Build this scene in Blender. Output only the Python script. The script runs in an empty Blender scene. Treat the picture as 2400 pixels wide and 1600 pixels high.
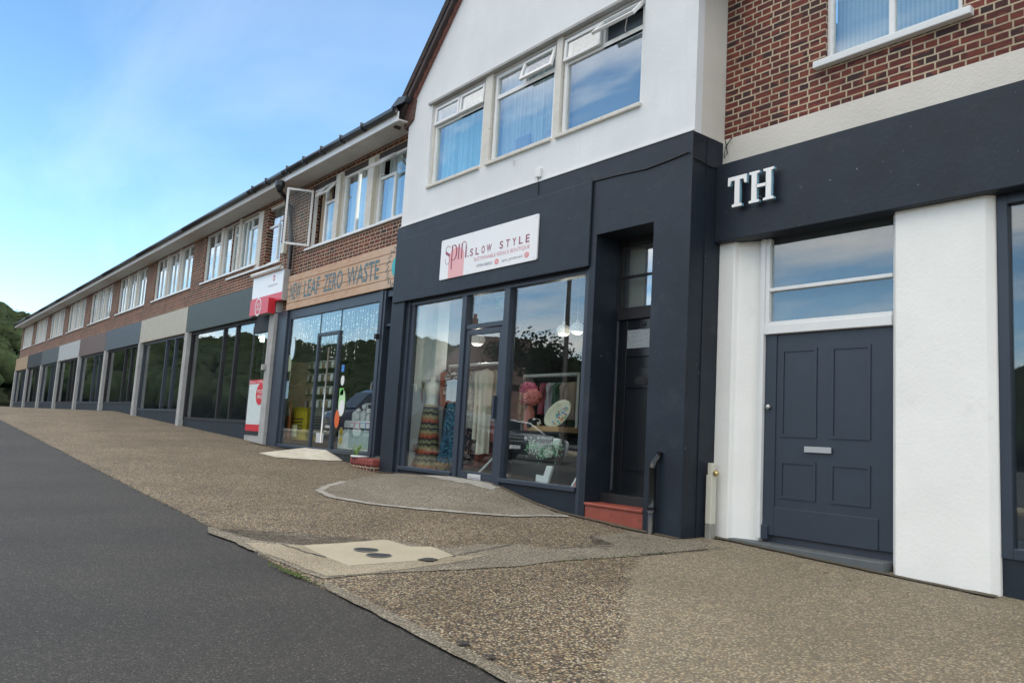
import bpy, bmesh, math, random
from mathutils import Vector, Matrix
random.seed(7)
R = math.radians
scene = bpy.context.scene
col = scene.collection

# ------------------------------------------------------------------ camera
FPX, YAW, PITCH, ROLL = 1866.55, .906268, .122045, .0594862
_f = Vector((-math.sin(YAW) * math.cos(PITCH), math.cos(YAW) * math.cos(PITCH), math.sin(PITCH)))
_r0 = Vector((math.cos(YAW), math.sin(YAW), 0))
_u0 = _r0.cross(_f)
_r = _r0 * math.cos(ROLL) + _u0 * math.sin(ROLL)
_u = -_r0 * math.sin(ROLL) + _u0 * math.cos(ROLL)
CAM = Vector((0, -7, 0))
cd = bpy.data.cameras.new('camera')
cam = bpy.data.objects.new('camera', cd)
col.objects.link(cam)
M = Matrix((_r, _u, -_f)).transposed().to_4x4()
M.translation = CAM
cam.matrix_world = M
cd.sensor_width = 36
cd.sensor_fit = 'HORIZONTAL'
cd.lens = FPX / 2400 * 36
cd.clip_end = 3000
scene.camera = cam

# ------------------------------------------------------------------ sky and sun
SUN_EL, SUN_AZ = R(37), R(38)          # azimuth from +Y towards +X: behind the shops
world = bpy.data.worlds.new('World')
scene.world = world
world.use_nodes = True
nt = world.node_tree
for n in list(nt.nodes): nt.nodes.remove(n)
def wn(t, **k):
    n = nt.nodes.new(t)
    for a, b in k.items(): setattr(n, a, b)
    return n
wl = nt.links.new
out = wn('ShaderNodeOutputWorld'); bg = wn('ShaderNodeBackground'); bg.inputs[1].default_value = .125
sky = wn('ShaderNodeTexSky', sky_type='NISHITA', sun_disc=False, sun_elevation=SUN_EL, sun_rotation=SUN_AZ,
         altitude=0, air_density=1.0, dust_density=.15, ozone_density=3.0)
tc = wn('ShaderNodeTexCoord'); sep = wn('ShaderNodeSeparateXYZ')
wl(tc.outputs['Generated'], sep.inputs[0])
def wmath(op, a, b=None):
    n = wn('ShaderNodeMath', operation=op)
    for i, v in enumerate((a, b)):
        if v is None: continue
        if isinstance(v, (int, float)): n.inputs[i].default_value = v
        else: wl(v, n.inputs[i])
    return n.outputs[0]
den = wmath('ADD', wmath('MAXIMUM', sep.outputs[2], 0.0), .12)
comb = wn('ShaderNodeCombineXYZ')
wl(wmath('DIVIDE', sep.outputs[0], den), comb.inputs[0]); wl(wmath('DIVIDE', sep.outputs[1], den), comb.inputs[1])
mp = wn('ShaderNodeMapping'); mp.inputs['Rotation'].default_value = (0, 0, R(25)); mp.inputs['Scale'].default_value = (.55, 1.5, 1)
wl(comb.outputs[0], mp.inputs[0])
nz = wn('ShaderNodeTexNoise'); nz.inputs['Scale'].default_value = .75; nz.inputs['Detail'].default_value = 8; nz.inputs['Roughness'].default_value = .58; nz.inputs['Distortion'].default_value = .4
wl(mp.outputs[0], nz.inputs['Vector'])
rp = wn('ShaderNodeValToRGB'); rp.color_ramp.elements[0].position = .48; rp.color_ramp.elements[1].position = .70
rp.color_ramp.elements[0].color = (0, 0, 0, 1); rp.color_ramp.elements[1].color = (1, 1, 1, 1)
back = wn('ShaderNodeMapRange'); back.inputs[1].default_value = .1; back.inputs[2].default_value = -.3; back.inputs[3].default_value = 0; back.inputs[4].default_value = .065
wl(sep.outputs[1], back.inputs[0]); wl(wmath('ADD', nz.outputs['Fac'], back.outputs[0]), rp.inputs[0])
# denser cloud over the far side of the street (direction -Y), thin wisps over the roofs
side = wn('ShaderNodeMapRange'); side.inputs[1].default_value = .04; side.inputs[2].default_value = -.22; side.inputs[3].default_value = .07; side.inputs[4].default_value = .95
wl(sep.outputs[1], side.inputs[0])
# unseen bright cloud bank, added high up to whiten the light on the fronts
hi = wn('ShaderNodeMapRange'); hi.interpolation_type = 'SMOOTHSTEP'; hi.inputs[1].default_value = .60; hi.inputs[2].default_value = .86
wl(wmath('SUBTRACT', sep.outputs[2], wmath('MULTIPLY', sep.outputs[1], .15)), hi.inputs[0])
cf = wmath('MAXIMUM', wmath('MULTIPLY', rp.outputs[0], side.outputs[0]), wmath('MULTIPLY', hi.outputs[0], .95))
hs = wn('ShaderNodeHueSaturation'); hs.inputs['Saturation'].default_value = 1.09; hs.inputs['Value'].default_value = .90; hs.inputs['Hue'].default_value = .493
wl(sky.outputs[0], hs.inputs['Color'])
mx = wn('ShaderNodeMix', data_type='RGBA'); wl(cf, mx.inputs[0]); wl(hs.outputs[0], mx.inputs[6]); mx.inputs[7].default_value = (9.6, 8.9, 8.0, 1)
wl(mx.outputs[2], bg.inputs[0]); wl(bg.outputs[0], out.inputs[0])

sd = bpy.data.lights.new('sun', 'SUN'); sd.energy = 3.0; sd.angle = R(.5); sd.color = (1, .95, .87)
sun = bpy.data.objects.new('sun', sd); col.objects.link(sun)
sv = Vector((math.sin(SUN_AZ) * math.cos(SUN_EL), math.cos(SUN_AZ) * math.cos(SUN_EL), math.sin(SUN_EL)))
sun.rotation_euler = sv.to_track_quat('Z', 'Y').to_euler()
sun.location = (10, 10, 30)
scene.view_settings.view_transform = 'Standard'
scene.view_settings.look = 'None'
scene.view_settings.exposure = 1.32
scene.view_settings.gamma = 1

# ------------------------------------------------------------------ measuring the street
def ray(px, py):
    return _f + _r * ((px - 1200) / FPX) - _u * ((py - 800) / FPX)
class Frame:
    """a straight stretch of the street: origin and turn; x runs along the shops, y into them"""
    def __init__(s, o=(0, 0), turn=0, S=None):
        s.o = Vector((o[0], o[1], 0)); s.t = turn; s.S = S
        s.m = Matrix.Translation(s.o) @ Matrix.Rotation(turn, 4, 'Z'); s.mi = s.m.inverted()
    def at(s, px, py, y=0.0):
        if s.S: px, py = s.S(px, py)
        d = s.mi.to_3x3() @ ray(px, py); c = s.mi @ CAM
        t = (y - c.y) / d.y
        return c.x + t * d.x, c.z + t * d.z
    def x(s, px, py, y=0.0): return s.at(px, py, y)[0]
    def z(s, px, py, y=0.0): return s.at(px, py, y)[1]
W = Frame()
at = W.at
def sm(t): t = max(0, min(1, t)); return t * t * (3 - 2 * t)
# height of the pavement against the shops, read along the foot of the walls
PROF = [(-12.3, .0), (-11.9, .035), (-10.9, .11), (-10.2, .165), (-9.3, .185), (-9.0, .16), (-8.3, .05), (-7.75, .0)]
def prof(x):
    if x <= PROF[0][0] or x >= PROF[-1][0]: return 0
    for (a, h), (b, k) in zip(PROF, PROF[1:]):
        if a <= x <= b: return h + (k - h) * (x - a) / (b - a)
def gz(x, y):
    z = -.966 - .0403 * (max(-34, min(25, x)) + 5.75) + .04 * max(-13, min(1, y))
    if y > -2.2 and -12.3 < x < -7.7:
        z += prof(x) * (1 - sm((-y - .15) / 1.75))
    return z
def G(px, py):
    d = ray(px, py); a, s_ = -.0403, .04
    t = (-.966 + .0403 * -5.75 - 7 * s_) / (d.z - a * d.x - s_ * d.y)
    return (t * d.x, -7 + t * d.y)

# ------------------------------------------------------------------ mesh builder
ROOT = {}
class MB:
    def __init__(s, fr=None): s.v = []; s.f = []; s.mi = []; s.fr = fr; s.cur = 0; s.ch = []
    def add(s, vs, fs, m=None):
        o = len(s.v); s.v += [Vector(p) for p in vs]; s.ch.append((o, len(s.v), len(s.f), len(s.f) + len(fs)))
        for f in fs: s.f.append([i + o for i in f]); s.mi.append(s.cur if m is None else m)
        return s
    def box(s, x0, x1, y0, y1, z0, z1):
        if x0 > x1: x0, x1 = x1, x0
        if y0 > y1: y0, y1 = y1, y0
        if z0 > z1: z0, z1 = z1, z0
        return s.add([(x0, y0, z0), (x1, y0, z0), (x1, y1, z0), (x0, y1, z0), (x0, y0, z1), (x1, y0, z1), (x1, y1, z1), (x0, y1, z1)],
                     [(0, 3, 2, 1), (4, 5, 6, 7), (0, 1, 5, 4), (1, 2, 6, 5), (2, 3, 7, 6), (3, 0, 4, 7)])
    def prism(s, poly, y0, y1):     # polygon in x,z pushed along y
        n = len(poly)
        return s.add([(x, y0, z) for x, z in poly] + [(x, y1, z) for x, z in poly],
                     [tuple(range(n)), tuple(range(2 * n - 1, n - 1, -1))] + [(i, n + i, n + (i + 1) % n, (i + 1) % n) for i in range(n)])
    def slab(s, poly, z0, z1):      # polygon in x,y pushed along z
        n = len(poly)
        return s.add([(x, y, z0) for x, y in poly] + [(x, y, z1) for x, y in poly],
                     [tuple(range(n - 1, -1, -1)), tuple(range(n, 2 * n))] + [(i, (i + 1) % n, n + (i + 1) % n, n + i) for i in range(n)])
    def quad(s, *p): return s.add(p, [tuple(range(len(p)))])
    def tube(s, pts, r, n=8, caps=True):
        pts = [Vector(p) for p in pts]; rs = r if isinstance(r, (list, tuple)) else [r] * len(pts); rings = []
        for i, p in enumerate(pts):
            d = (pts[min(i + 1, len(pts) - 1)] - pts[max(i - 1, 0)]).normalized()
            a = d.cross(Vector((0, 0, 1)))
            if a.length < .1: a = d.cross(Vector((1, 0, 0)))
            a.normalize(); b = d.cross(a)
            rings.append([p + (a * math.cos(2 * math.pi * k / n) + b * math.sin(2 * math.pi * k / n)) * rs[i] for k in range(n)])
        fs = [(i * n + k, i * n + (k + 1) % n, (i + 1) * n + (k + 1) % n, (i + 1) * n + k) for i in range(len(pts) - 1) for k in range(n)]
        if caps: fs += [tuple(range(n)), tuple(range(len(pts) * n - 1, (len(pts) - 1) * n - 1, -1))]
        return s.add([q for g in rings for q in g], fs)
    def lathe(s, prof, c, n=24, sx=1, sy=1):   # prof: (r, z)
        c = Vector(c); m = len(prof)
        vs = [c + Vector((r * sx * math.cos(2 * math.pi * k / n), r * sy * math.sin(2 * math.pi * k / n), z)) for r, z in prof for k in range(n)]
        fs = [(i * n + k, i * n + (k + 1) % n, (i + 1) * n + (k + 1) % n, (i + 1) * n + k) for i in range(m - 1) for k in range(n)]
        return s.add(vs, fs + [tuple(range(n - 1, -1, -1)), tuple(range((m - 1) * n, m * n))])
    def ball(s, c, r, n=12, sz=1):
        return s.lathe([(max(.001, r * math.sin(math.pi * i / (n // 2))), -r * sz * math.cos(math.pi * i / (n // 2))) for i in range(n // 2 + 1)], c, n)
    def wall(s, x0, x1, z0, z1, y, depth, holes):
        """front face of a wall with openings and their reveals; back closed off as well"""
        xs = sorted({x0, x1} | {h[0] for h in holes} | {h[1] for h in holes}); zs = sorted({z0, z1} | {h[2] for h in holes} | {h[3] for h in holes})
        for i in range(len(xs) - 1):
            for j in range(len(zs) - 1):
                cx, cz = (xs[i] + xs[i + 1]) / 2, (zs[j] + zs[j + 1]) / 2
                if cx < x0 or cx > x1 or cz < z0 or cz > z1: continue
                if any(h[0] < cx < h[1] and h[2] < cz < h[3] for h in holes): continue
                a, b, c, d = xs[i], xs[i + 1], zs[j], zs[j + 1]
                s.quad((a, y, c), (b, y, c), (b, y, d), (a, y, d)); s.quad((a, y + depth, c), (a, y + depth, d), (b, y + depth, d), (b, y + depth, c))
        for a, b, c, d in list(holes) + [(x1, x0, z1, z0)]:
            e = y + depth
            s.quad((a, y, c), (a, e, c), (a, e, d), (a, y, d)); s.quad((b, y, c), (b, y, d), (b, e, d), (b, e, c))
            s.quad((a, y, d), (a, e, d), (b, e, d), (b, y, d)); s.quad((a, y, c), (b, y, c), (b, e, c), (a, e, c))
        return s
    def frame(s, x0, x1, z0, z1, y0, y1, t):
        s.box(x0, x0 + t, y0, y1, z0, z1); s.box(x1 - t, x1, y0, y1, z0, z1)
        s.box(x0 + t, x1 - t, y0, y1, z0, z0 + t); return s.box(x0 + t, x1 - t, y0, y1, z1 - t, z1)
    def xf(s, m, i0=0):
        for i in range(i0, len(s.v)): s.v[i] = m @ s.v[i]
        return s
    def each(s, name, mat, parent=None, **k):      # every piece an object of its own
        r = []
        for a, b_, c, d in s.ch:
            m = MB(s.fr); m.v = s.v[a:b_]; m.f = [[i - a for i in f] for f in s.f[c:d]]; m.mi = s.mi[c:d]; r.append(m.build(name, mat, parent, **k))
        return r
    def build(s, name, mat, parent=None, smooth=False, bevel=0, keep=False, label=None, jit=0):
        vs = [s.fr.m @ p for p in s.v] if s.fr else s.v
        if keep: c = Vector((0, 0, 0))
        else:
            lo = Vector([min(p[i] for p in vs) for i in range(3)]); hi = Vector([max(p[i] for p in vs) for i in range(3)])
            c = (lo + hi) / 2; c.z = lo.z
        me = bpy.data.meshes.new(name); me.from_pydata([p - c for p in vs], [], s.f)
        for mm in (mat if isinstance(mat, (list, tuple)) else [mat]): me.materials.append(mm)
        for p, k in zip(me.polygons, s.mi): p.material_index = k; p.use_smooth = smooth
        me.validate()
        o = bpy.data.objects.new(name, me); col.objects.link(o)
        if parent: o.parent = parent; o.location = c - ROOT[parent.name]
        else: o.location = c
        ROOT[o.name] = c
        if bevel:
            b = o.modifiers.new('bevel', 'BEVEL'); b.width = bevel; b.segments = 2; b.limit_method = 'ANGLE'
        if label: o['label'] = label
        return o
def thing(name, label, cat, loc, group=None):
    o = bpy.data.objects.new(name, None); col.objects.link(o); o.location = loc; o.empty_display_size = .2
    ROOT[o.name] = Vector(loc); o['label'] = label; o['category'] = cat
    if group: o['group'] = group
    return o
def tag(o, label, cat, group=None):
    o['label'] = label; o['category'] = cat
    if group: o['group'] = group
    return o
def struct(o): o['kind'] = 'structure'; return o
def text(mb, s, x0, x1, z0, z1, y, th=.003, flip=False, bold=0):
    cu = bpy.data.curves.new('lettering', 'FONT'); cu.body = s; cu.extrude = 0; cu.resolution_u = 3; cu.offset = bold
    ob = bpy.data.objects.new('lettering', cu); col.objects.link(ob); bpy.context.view_layer.update()
    me = bpy.data.meshes.new_from_object(ob.evaluated_get(bpy.context.evaluated_depsgraph_get()))
    bpy.data.objects.remove(ob); bpy.data.curves.remove(cu)
    P = [v.co for v in me.vertices]
    a, b = min(p.x for p in P), max(p.x for p in P); c, d = min(p.y for p in P), max(p.y for p in P)
    mb.add([(x0 + (p.x - a) / (b - a) * (x1 - x0), y - th, z0 + (p.y - c) / (d - c) * (z1 - z0)) for p in P], [tuple(q.vertices) for q in me.polygons])
    bpy.data.meshes.remove(me); return mb

# ------------------------------------------------------------------ materials
def newmat(name):
    m = bpy.data.materials.new(name); m.use_nodes = True; t = m.node_tree
    return m, t, t.nodes['Principled BSDF']
def nd(t, ty, **k):
    n = t.nodes.new(ty)
    for a, b in k.items():
        if a in n.inputs: n.inputs[a].default_value = b
        else: setattr(n, a, b)
    return n
def rgb(c): return (c[0], c[1], c[2], 1)
def mixc(t, f, a, b, blend='MIX'):
    n = t.nodes.new('ShaderNodeMix'); n.data_type = 'RGBA'; n.blend_type = blend
    for i, v in ((0, f), (6, a), (7, b)):
        if hasattr(v, 'is_output') or isinstance(v, bpy.types.NodeSocket): t.links.new(v, n.inputs[i])
        elif i == 0: n.inputs[0].default_value = v
        else: n.inputs[i].default_value = rgb(v)
    return n.outputs[2]
def ramp(t, src, p0, p1, c0=(0, 0, 0), c1=(1, 1, 1)):
    r = t.nodes.new('ShaderNodeValToRGB'); e = r.color_ramp.elements
    e[0].position = p0; e[1].position = p1; e[0].color = rgb(c0); e[1].color = rgb(c1); t.links.new(src, r.inputs[0]); return r.outputs[0]
def vec(t, scale=(1, 1, 1), kind='Object'):
    c = t.nodes.new('ShaderNodeTexCoord'); m = t.nodes.new('ShaderNodeMapping'); m.inputs['Scale'].default_value = scale
    if kind == 'World':
        g = t.nodes.new('ShaderNodeNewGeometry'); t.links.new(g.outputs['Position'], m.inputs[0])
    else: t.links.new(c.outputs[kind], m.inputs[0])
    return m.outputs[0]
def noise(t, v, sc, det=4, rough=.55):
    n = nd(t, 'ShaderNodeTexNoise', Scale=sc, Detail=det, Roughness=rough); t.links.new(v, n.inputs['Vector']); return n.outputs['Fac']
def bump(t, b, h, st, dist=.01):
    n = nd(t, 'ShaderNodeBump', Strength=st, Distance=dist); t.links.new(h, n.inputs['Height']); t.links.new(n.outputs[0], b.inputs['Normal'])
def paint(name, c, rough=.5, var=.12, sc=3, bs=.15, bsc=60, metal=0, dirt=None, streak=0, spec=.5, fleck=0):
    m, t, b = newmat(name); v = vec(t)
    f = ramp(t, noise(t, v, sc, 6), .3, .7)
    cc = mixc(t, f, [x * (1 - var) for x in c], [min(1, x * (1 + var)) for x in c])
    if streak:
        f2 = ramp(t, noise(t, vec(t, (9, 9, .5)), 1.5, 5), .52, .78)
        cc = mixc(t, f2, cc, [x * (1 - streak) for x in c])
    if dirt:
        f3 = ramp(t, noise(t, v, sc * 2.3, 7, .65), .6, .72); cc = mixc(t, f3, cc, dirt)
    if fleck: cc = mixc(t, ramp(t, noise(t, v, 26, 3, .6), .735, .755), cc, (.22, .24, .26)); cc = mixc(t, mixc(t, .35, (0, 0, 0), ramp(t, noise(t, v, 3.1, 7, .7), .55, .75)), cc, (.05, .055, .06))
    t.links.new(cc, b.inputs['Base Color']); b.inputs['Roughness'].default_value = rough; b.inputs['Metallic'].default_value = metal; b.inputs['Specular IOR Level'].default_value = spec
    if bs: bump(t, b, noise(t, v, bsc, 4), bs, .01)
    return m
def glassmat(name, ior=1.75, tint=(.92, .96, .95), rough=0.0, wob=0.0, base=0):
    m, t, b = newmat(name); t.nodes.remove(b); o = t.nodes['Material Output']
    fr = nd(t, 'ShaderNodeFresnel', IOR=ior); gq = t.nodes.new('ShaderNodeNewGeometry'); iq = nd(t, 'ShaderNodeMapRange'); t.links.new(gq.outputs['Backfacing'], iq.inputs[0]); iq.inputs[3].default_value = ior; iq.inputs[4].default_value = 1 / ior; t.links.new(iq.outputs[0], fr.inputs['IOR']); tr = nd(t, 'ShaderNodeBsdfTransparent'); tr.inputs[0].default_value = rgb(tint)
    gl = nd(t, 'ShaderNodeBsdfGlossy'); gl.inputs['Roughness'].default_value = rough; gl.inputs['Color'].default_value = (.95, .97, 1, 1)
    mx_ = t.nodes.new('ShaderNodeMixShader'); f = fr.outputs[0]
    if base:
        a = nd(t, 'ShaderNodeMath', operation='ADD'); t.links.new(f, a.inputs[0]); a.inputs[1].default_value = base; a.use_clamp = True; f = a.outputs[0]
    t.links.new(f, mx_.inputs[0]); t.links.new(tr.outputs[0], mx_.inputs[1]); t.links.new(gl.outputs[0], mx_.inputs[2]); t.links.new(mx_.outputs[0], o.inputs[0])
    if wob:
        bp = nd(t, 'ShaderNodeBump', Strength=wob, Distance=.01); t.links.new(noise(t, vec(t), 1.3, 2), bp.inputs['Height']); t.links.new(bp.outputs[0], gl.inputs['Normal']); t.links.new(bp.outputs[0], fr.inputs['Normal'])
    return m
def brickmat(name, cs, mortar, bw=.225, bh=.078, ms=.011, off=.5):
    m, t, b = newmat(name); tc = t.nodes.new('ShaderNodeTexCoord'); s = t.nodes.new('ShaderNodeSeparateXYZ'); t.links.new(tc.outputs['Object'], s.inputs[0])
    a = nd(t, 'ShaderNodeMath', operation='ADD'); t.links.new(s.outputs[0], a.inputs[0]); t.links.new(s.outputs[1], a.inputs[1])
    c = t.nodes.new('ShaderNodeCombineXYZ'); t.links.new(a.outputs[0], c.inputs[0]); t.links.new(s.outputs[2], c.inputs[1])
    # slight wander so the courses are not ruled with a ruler
    nv = nd(t, 'ShaderNodeTexNoise', Scale=5.0, Detail=2.0); t.links.new(tc.outputs['Object'], nv.inputs['Vector'])
    ad = nd(t, 'ShaderNodeVectorMath', operation='MULTIPLY_ADD'); t.links.new(nv.outputs['Color'], ad.inputs[0]); ad.inputs[1].default_value = (.012, .012, 0); t.links.new(c.outputs[0], ad.inputs[2])
    def br(o_, w, sq, c1, c2, bias=0):
        k = nd(t, 'ShaderNodeTexBrick'); k.offset = off; k.squash = sq; k.squash_frequency = 2
        k.inputs['Scale'].default_value = 1; k.inputs['Brick Width'].default_value = w; k.inputs['Row Height'].default_value = bh
        k.inputs['Mortar Size'].default_value = ms; k.inputs['Mortar Smooth'].default_value = .25; k.inputs['Bias'].default_value = bias
        k.inputs['Color1'].default_value = rgb(c1); k.inputs['Color2'].default_value = rgb(c2); k.inputs['Mortar'].default_value = rgb(mortar)
        t.links.new(ad.outputs[0], k.inputs['Vector']); return k
    k1 = br(0, bw, .55, cs[0], cs[1]); k2 = br(0, bw, .55, (0, 0, 0), (1, 1, 1))
    sel = nd(t, 'ShaderNodeSeparateColor'); t.links.new(k2.outputs['Color'], sel.inputs[0])
    wn_ = ramp(t, noise(t, vec(t, (4, 4, 13)), 1.1, 1), .47, .53)
    cc = mixc(t, wn_, k1.outputs['Color'], cs[2])
    cc = mixc(t, noise(t, vec(t), 45, 4), cc, (.07, .035, .03), 'MIX') if False else cc
    f = ramp(t, noise(t, vec(t), 40, 5), .3, .8); cc = mixc(t, f, cc, (.45, .45, .45), 'MULTIPLY') if False else cc
    cc = mixc(t, k1.outputs['Fac'], cc, mortar)
    g = mixc(t, ramp(t, noise(t, vec(t), 22, 6, .7), .35, .75), (1, 1, 1), (.62, .62, .64)); cc = mixc(t, 1.0, cc, g, 'MULTIPLY')
    g = mixc(t, ramp(t, noise(t, vec(t), 1.6, 6, .65), .42, .72), (1, 1, 1), (.60, .58, .58)); cc = mixc(t, 1.0, cc, g, 'MULTIPLY')
    t.links.new(cc, b.inputs['Base Color']); b.inputs['Roughness'].default_value = .88
    inv = nd(t, 'ShaderNodeMath', operation='SUBTRACT'); inv.inputs[0].default_value = 1; t.links.new(k1.outputs['Fac'], inv.inputs[1])
    ad2 = nd(t, 'ShaderNodeMath', operation='MULTIPLY_ADD'); t.links.new(noise(t, vec(t), 70, 4), ad2.inputs[0]); ad2.inputs[1].default_value = .35; t.links.new(inv.outputs[0], ad2.inputs[2])
    bump(t, b, ad2.outputs[0], .8, .008)
    return m
def pebble(name, cs, scale=75, dark=(.03, .027, .022), patch=None, bs=.6, zone=False):
    m, t, b = newmat(name); v = vec(t, kind='World')
    vo = nd(t, 'ShaderNodeTexVoronoi', Scale=scale); t.links.new(v, vo.inputs['Vector'])
    sc = nd(t, 'ShaderNodeSeparateColor'); t.links.new(vo.outputs['Color'], sc.inputs[0])
    r = t.nodes.new('ShaderNodeValToRGB'); r.color_ramp.interpolation = 'CONSTANT'; e = r.color_ramp.elements
    n = len(cs); e[0].position = 0; e[0].color = rgb(cs[0]); e[1].position = 1 / n; e[1].color = rgb(cs[1])
    for i in range(2, n): q = e.new(i / n); q.color = rgb(cs[i])
    t.links.new(sc.outputs[0], r.inputs[0])
    edge = ramp(t, vo.outputs['Distance'], .3, .75)
    cc = mixc(t, edge, r.outputs[0], dark)
    big = ramp(t, noise(t, v, .9, 7, .62), .35, .68)
    cc = mixc(t, mixc(t, big, (0, 0, 0), (1, 1, 1)), cc, mixc(t, 1.0, cc, (.66, .64, .6), 'MULTIPLY'))
    fine = ramp(t, noise(t, v, 14, 6, .7), .55, .72)
    cc = mixc(t, mixc(t, .55, (0, 0, 0), fine), cc, patch or (.16, .145, .11))
    if zone:   # paler concrete beyond an uneven line running out from the building corner
        s = t.nodes.new('ShaderNodeSeparateXYZ'); t.links.new(v, s.inputs[0])
        a_, b_, c_ = zone
        q = nd(t, 'ShaderNodeMath', operation='MULTIPLY'); t.links.new(s.outputs[0], q.inputs[0]); q.inputs[1].default_value = a_
        w = nd(t, 'ShaderNodeMath', operation='MULTIPLY_ADD'); t.links.new(s.outputs[1], w.inputs[0]); w.inputs[1].default_value = b_; t.links.new(q.outputs[0], w.inputs[2]); of = nd(t, 'ShaderNodeMath', operation='ADD'); t.links.new(w.outputs[0], of.inputs[0]); of.inputs[1].default_value = 7.8; w = of
        w2 = nd(t, 'ShaderNodeMath', operation='MULTIPLY_ADD'); t.links.new(noise(t, v, 2.2, 6, .6), w2.inputs[0]); w2.inputs[1].default_value = .55; t.links.new(w.outputs[0], w2.inputs[2])
        zf = ramp(t, w2.outputs[0], c_, c_ + .10)
        cc = mixc(t, zf, cc, mixc(t, .40, mixc(t, 1.0, cc, (1.15, 1.15, 1.13), 'MULTIPLY'), (.245, .22, .16)))
    t.links.new(cc, b.inputs['Base Color']); b.inputs['Roughness'].default_value = .8
    inv = nd(t, 'ShaderNodeMath', operation='SUBTRACT'); inv.inputs[0].default_value = 1; t.links.new(vo.outputs['Distance'], inv.inputs[1])
    bump(t, b, inv.outputs[0], bs, .012)
    return m
MT = {}
MT['render_white'] = paint('white_render', (.705, .73, .735), .85, .06, 1.1, .25, 22, streak=.018)
MT['render_bright'] = paint('bright_render', (.84, .84, .80), .8, .05, 1.3, .3, 30, dirt=(.79, .79, .75))
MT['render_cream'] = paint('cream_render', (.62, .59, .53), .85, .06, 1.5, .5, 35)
MT['dark'] = paint('slate_paint', (.0115, .018, .028), .5, .22, 2.0, .22, 22, spec=.38, fleck=1)
MT['dark_frame'] = paint('grey_frame_paint', (.030, .041, .060), .4, .08, 4, .04, 30)
MT['black'] = paint('black_gloss', (.010, .012, .015), .22, .15, 6, .05, 20)
MT['black_matt'] = paint('black_matt', (.012, .012, .014), .6, .1, 6, .1, 30)
MT['upvc'] = paint('white_upvc', (.74, .75, .74), .3, .05, 3, .02, 20)
MT['timber_white'] = paint('old_white_timber', (.62, .60, .54), .6, .08, 4, .2, 40, dirt=(.42, .34, .22))
MT['soffit'] = paint('soffit_white', (.55, .54, .52), .7, .08, 3, .1, 30)
MT['brick'] = brickmat('red_brick', [(.150, .034, .026), (.042, .024, .026), (.20, .048, .032)], (.58, .48, .33), ms=.0095)
MT['brick_far'] = brickmat('brown_brick', [(.13, .045, .042), (.045, .03, .033), (.17, .06, .048)], (.38, .33, .26))
MT['tile'] = brickmat('roof_tile', [(.045, .030, .028), (.03, .024, .026), (.055, .035, .03)], (.012, .01, .01), .17, .1, .006)
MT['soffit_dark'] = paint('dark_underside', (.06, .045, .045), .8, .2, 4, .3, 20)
MT['gutter'] = paint('black_gutter', (.02, .024, .03), .35, .15, 5, .05, 20)
MT['glass'] = glassmat('shop_glass', 1.8)
MT['glass_win'] = glassmat('window_glass', 1.85, wob=.01, base=.10)
MT['glass_clear'] = glassmat('clear_pane', 1.25)
MT['glass_obs'] = paint('obscured_glass', (.30, .33, .34), .12, .25, 60, .9, 45)
MT['pebble'] = pebble('brown_pebble_concrete', [(.25, .185, .105), (.36, .28, .16), (.11, .085, .055), (.48, .39, .24), (.19, .17, .13), (.26, .17, .10), (.50, .45, .34), (.06, .05, .04)], 60, dark=(.045, .037, .027), patch=(.22, .195, .14), zone=(1.2, 1.0, .50))
MT['pebble_grey'] = pebble('grey_pebble_concrete', [(.27, .24, .18), (.36, .325, .25), (.17, .15, .12), (.44, .40, .32), (.23, .205, .165)], 72, dark=(.10, .09, .068), patch=(.28, .255, .195))
MT['pale_conc'] = pebble('pale_concrete', [(.36, .315, .22), (.44, .39, .28), (.29, .25, .18), (.50, .45, .33)], 100, dark=(.19, .165, .12), patch=(.37, .33, .24), bs=.3)
MT['slab'] = paint('buff_slab', (.37, .335, .25), .85, .07, 3, .35, 90)
MT['rim'] = paint('grey_mortar', (.30, .29, .26), .85, .22, 8, .5, 50)
MT['ramp'] = paint('ramp_concrete', (.52, .49, .40), .85, .15, 4, .4, 40)
MT['iron'] = paint('dark_iron', (.022, .026, .03), .5, .2, 30, .8, 120)
MT['red_step'] = paint('red_tile_paint', (.27, .062, .038), .5, .15, 5, .3, 40, dirt=(.16, .04, .03))
MT['sign_white'] = paint('sign_panel', (.80, .80, .80), .25, .02, 2, 0)
MT['pinkpanel'] = paint('sign_pink', (.80, .42, .42), .4, .02, 2, 0)
MT['maroon'] = paint('sign_maroon', (.30, .05, .10), .4, .02, 2, 0)
MT['pinktext'] = paint('sign_pink_text', (.72, .36, .40), .4, .02, 2, 0)
MT['greytext'] = paint('sign_grey_text', (.30, .30, .34), .4, .02, 2, 0)
MT['coral'] = paint('coral', (.75, .26, .25), .4, .05, 2, 0)
MT['letters'] = paint('letter_white', (.82, .82, .80), .3, .03, 3, 0)
MT['letter_blue'] = paint('letter_blue_edge', (.22, .46, .60), .4, .05, 3, 0)
MT['po_red'] = paint('red_panel', (.62, .03, .045), .35, .05, 2, 0)
MT['conc_post'] = paint('painted_concrete', (.36, .36, .35), .8, .14, 3, .3, 25, dirt=(.24, .22, .19))
MT['teal_text'] = paint('teal_letter', (.10, .17, .19), .6, .25, 30, 0)
MT['turq'] = paint('turquoise', (.03, .42, .46), .5, .1, 5, 0)
MT['metal'] = paint('brushed_metal', (.55, .55, .54), .35, .05, 3, 0, metal=.7)
MT['brass'] = paint('brass', (.62, .48, .22), .3, .05, 3, 0, metal=.9)
MT['cream_pipe'] = paint('cream_plastic', (.62, .60, .50), .45, .06, 4, .05, 20)
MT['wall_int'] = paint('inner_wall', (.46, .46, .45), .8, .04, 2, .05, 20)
MT['wall_int_w'] = paint('inner_wall_white', (.82, .84, .84), .6, .03, 2, 0)
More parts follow.
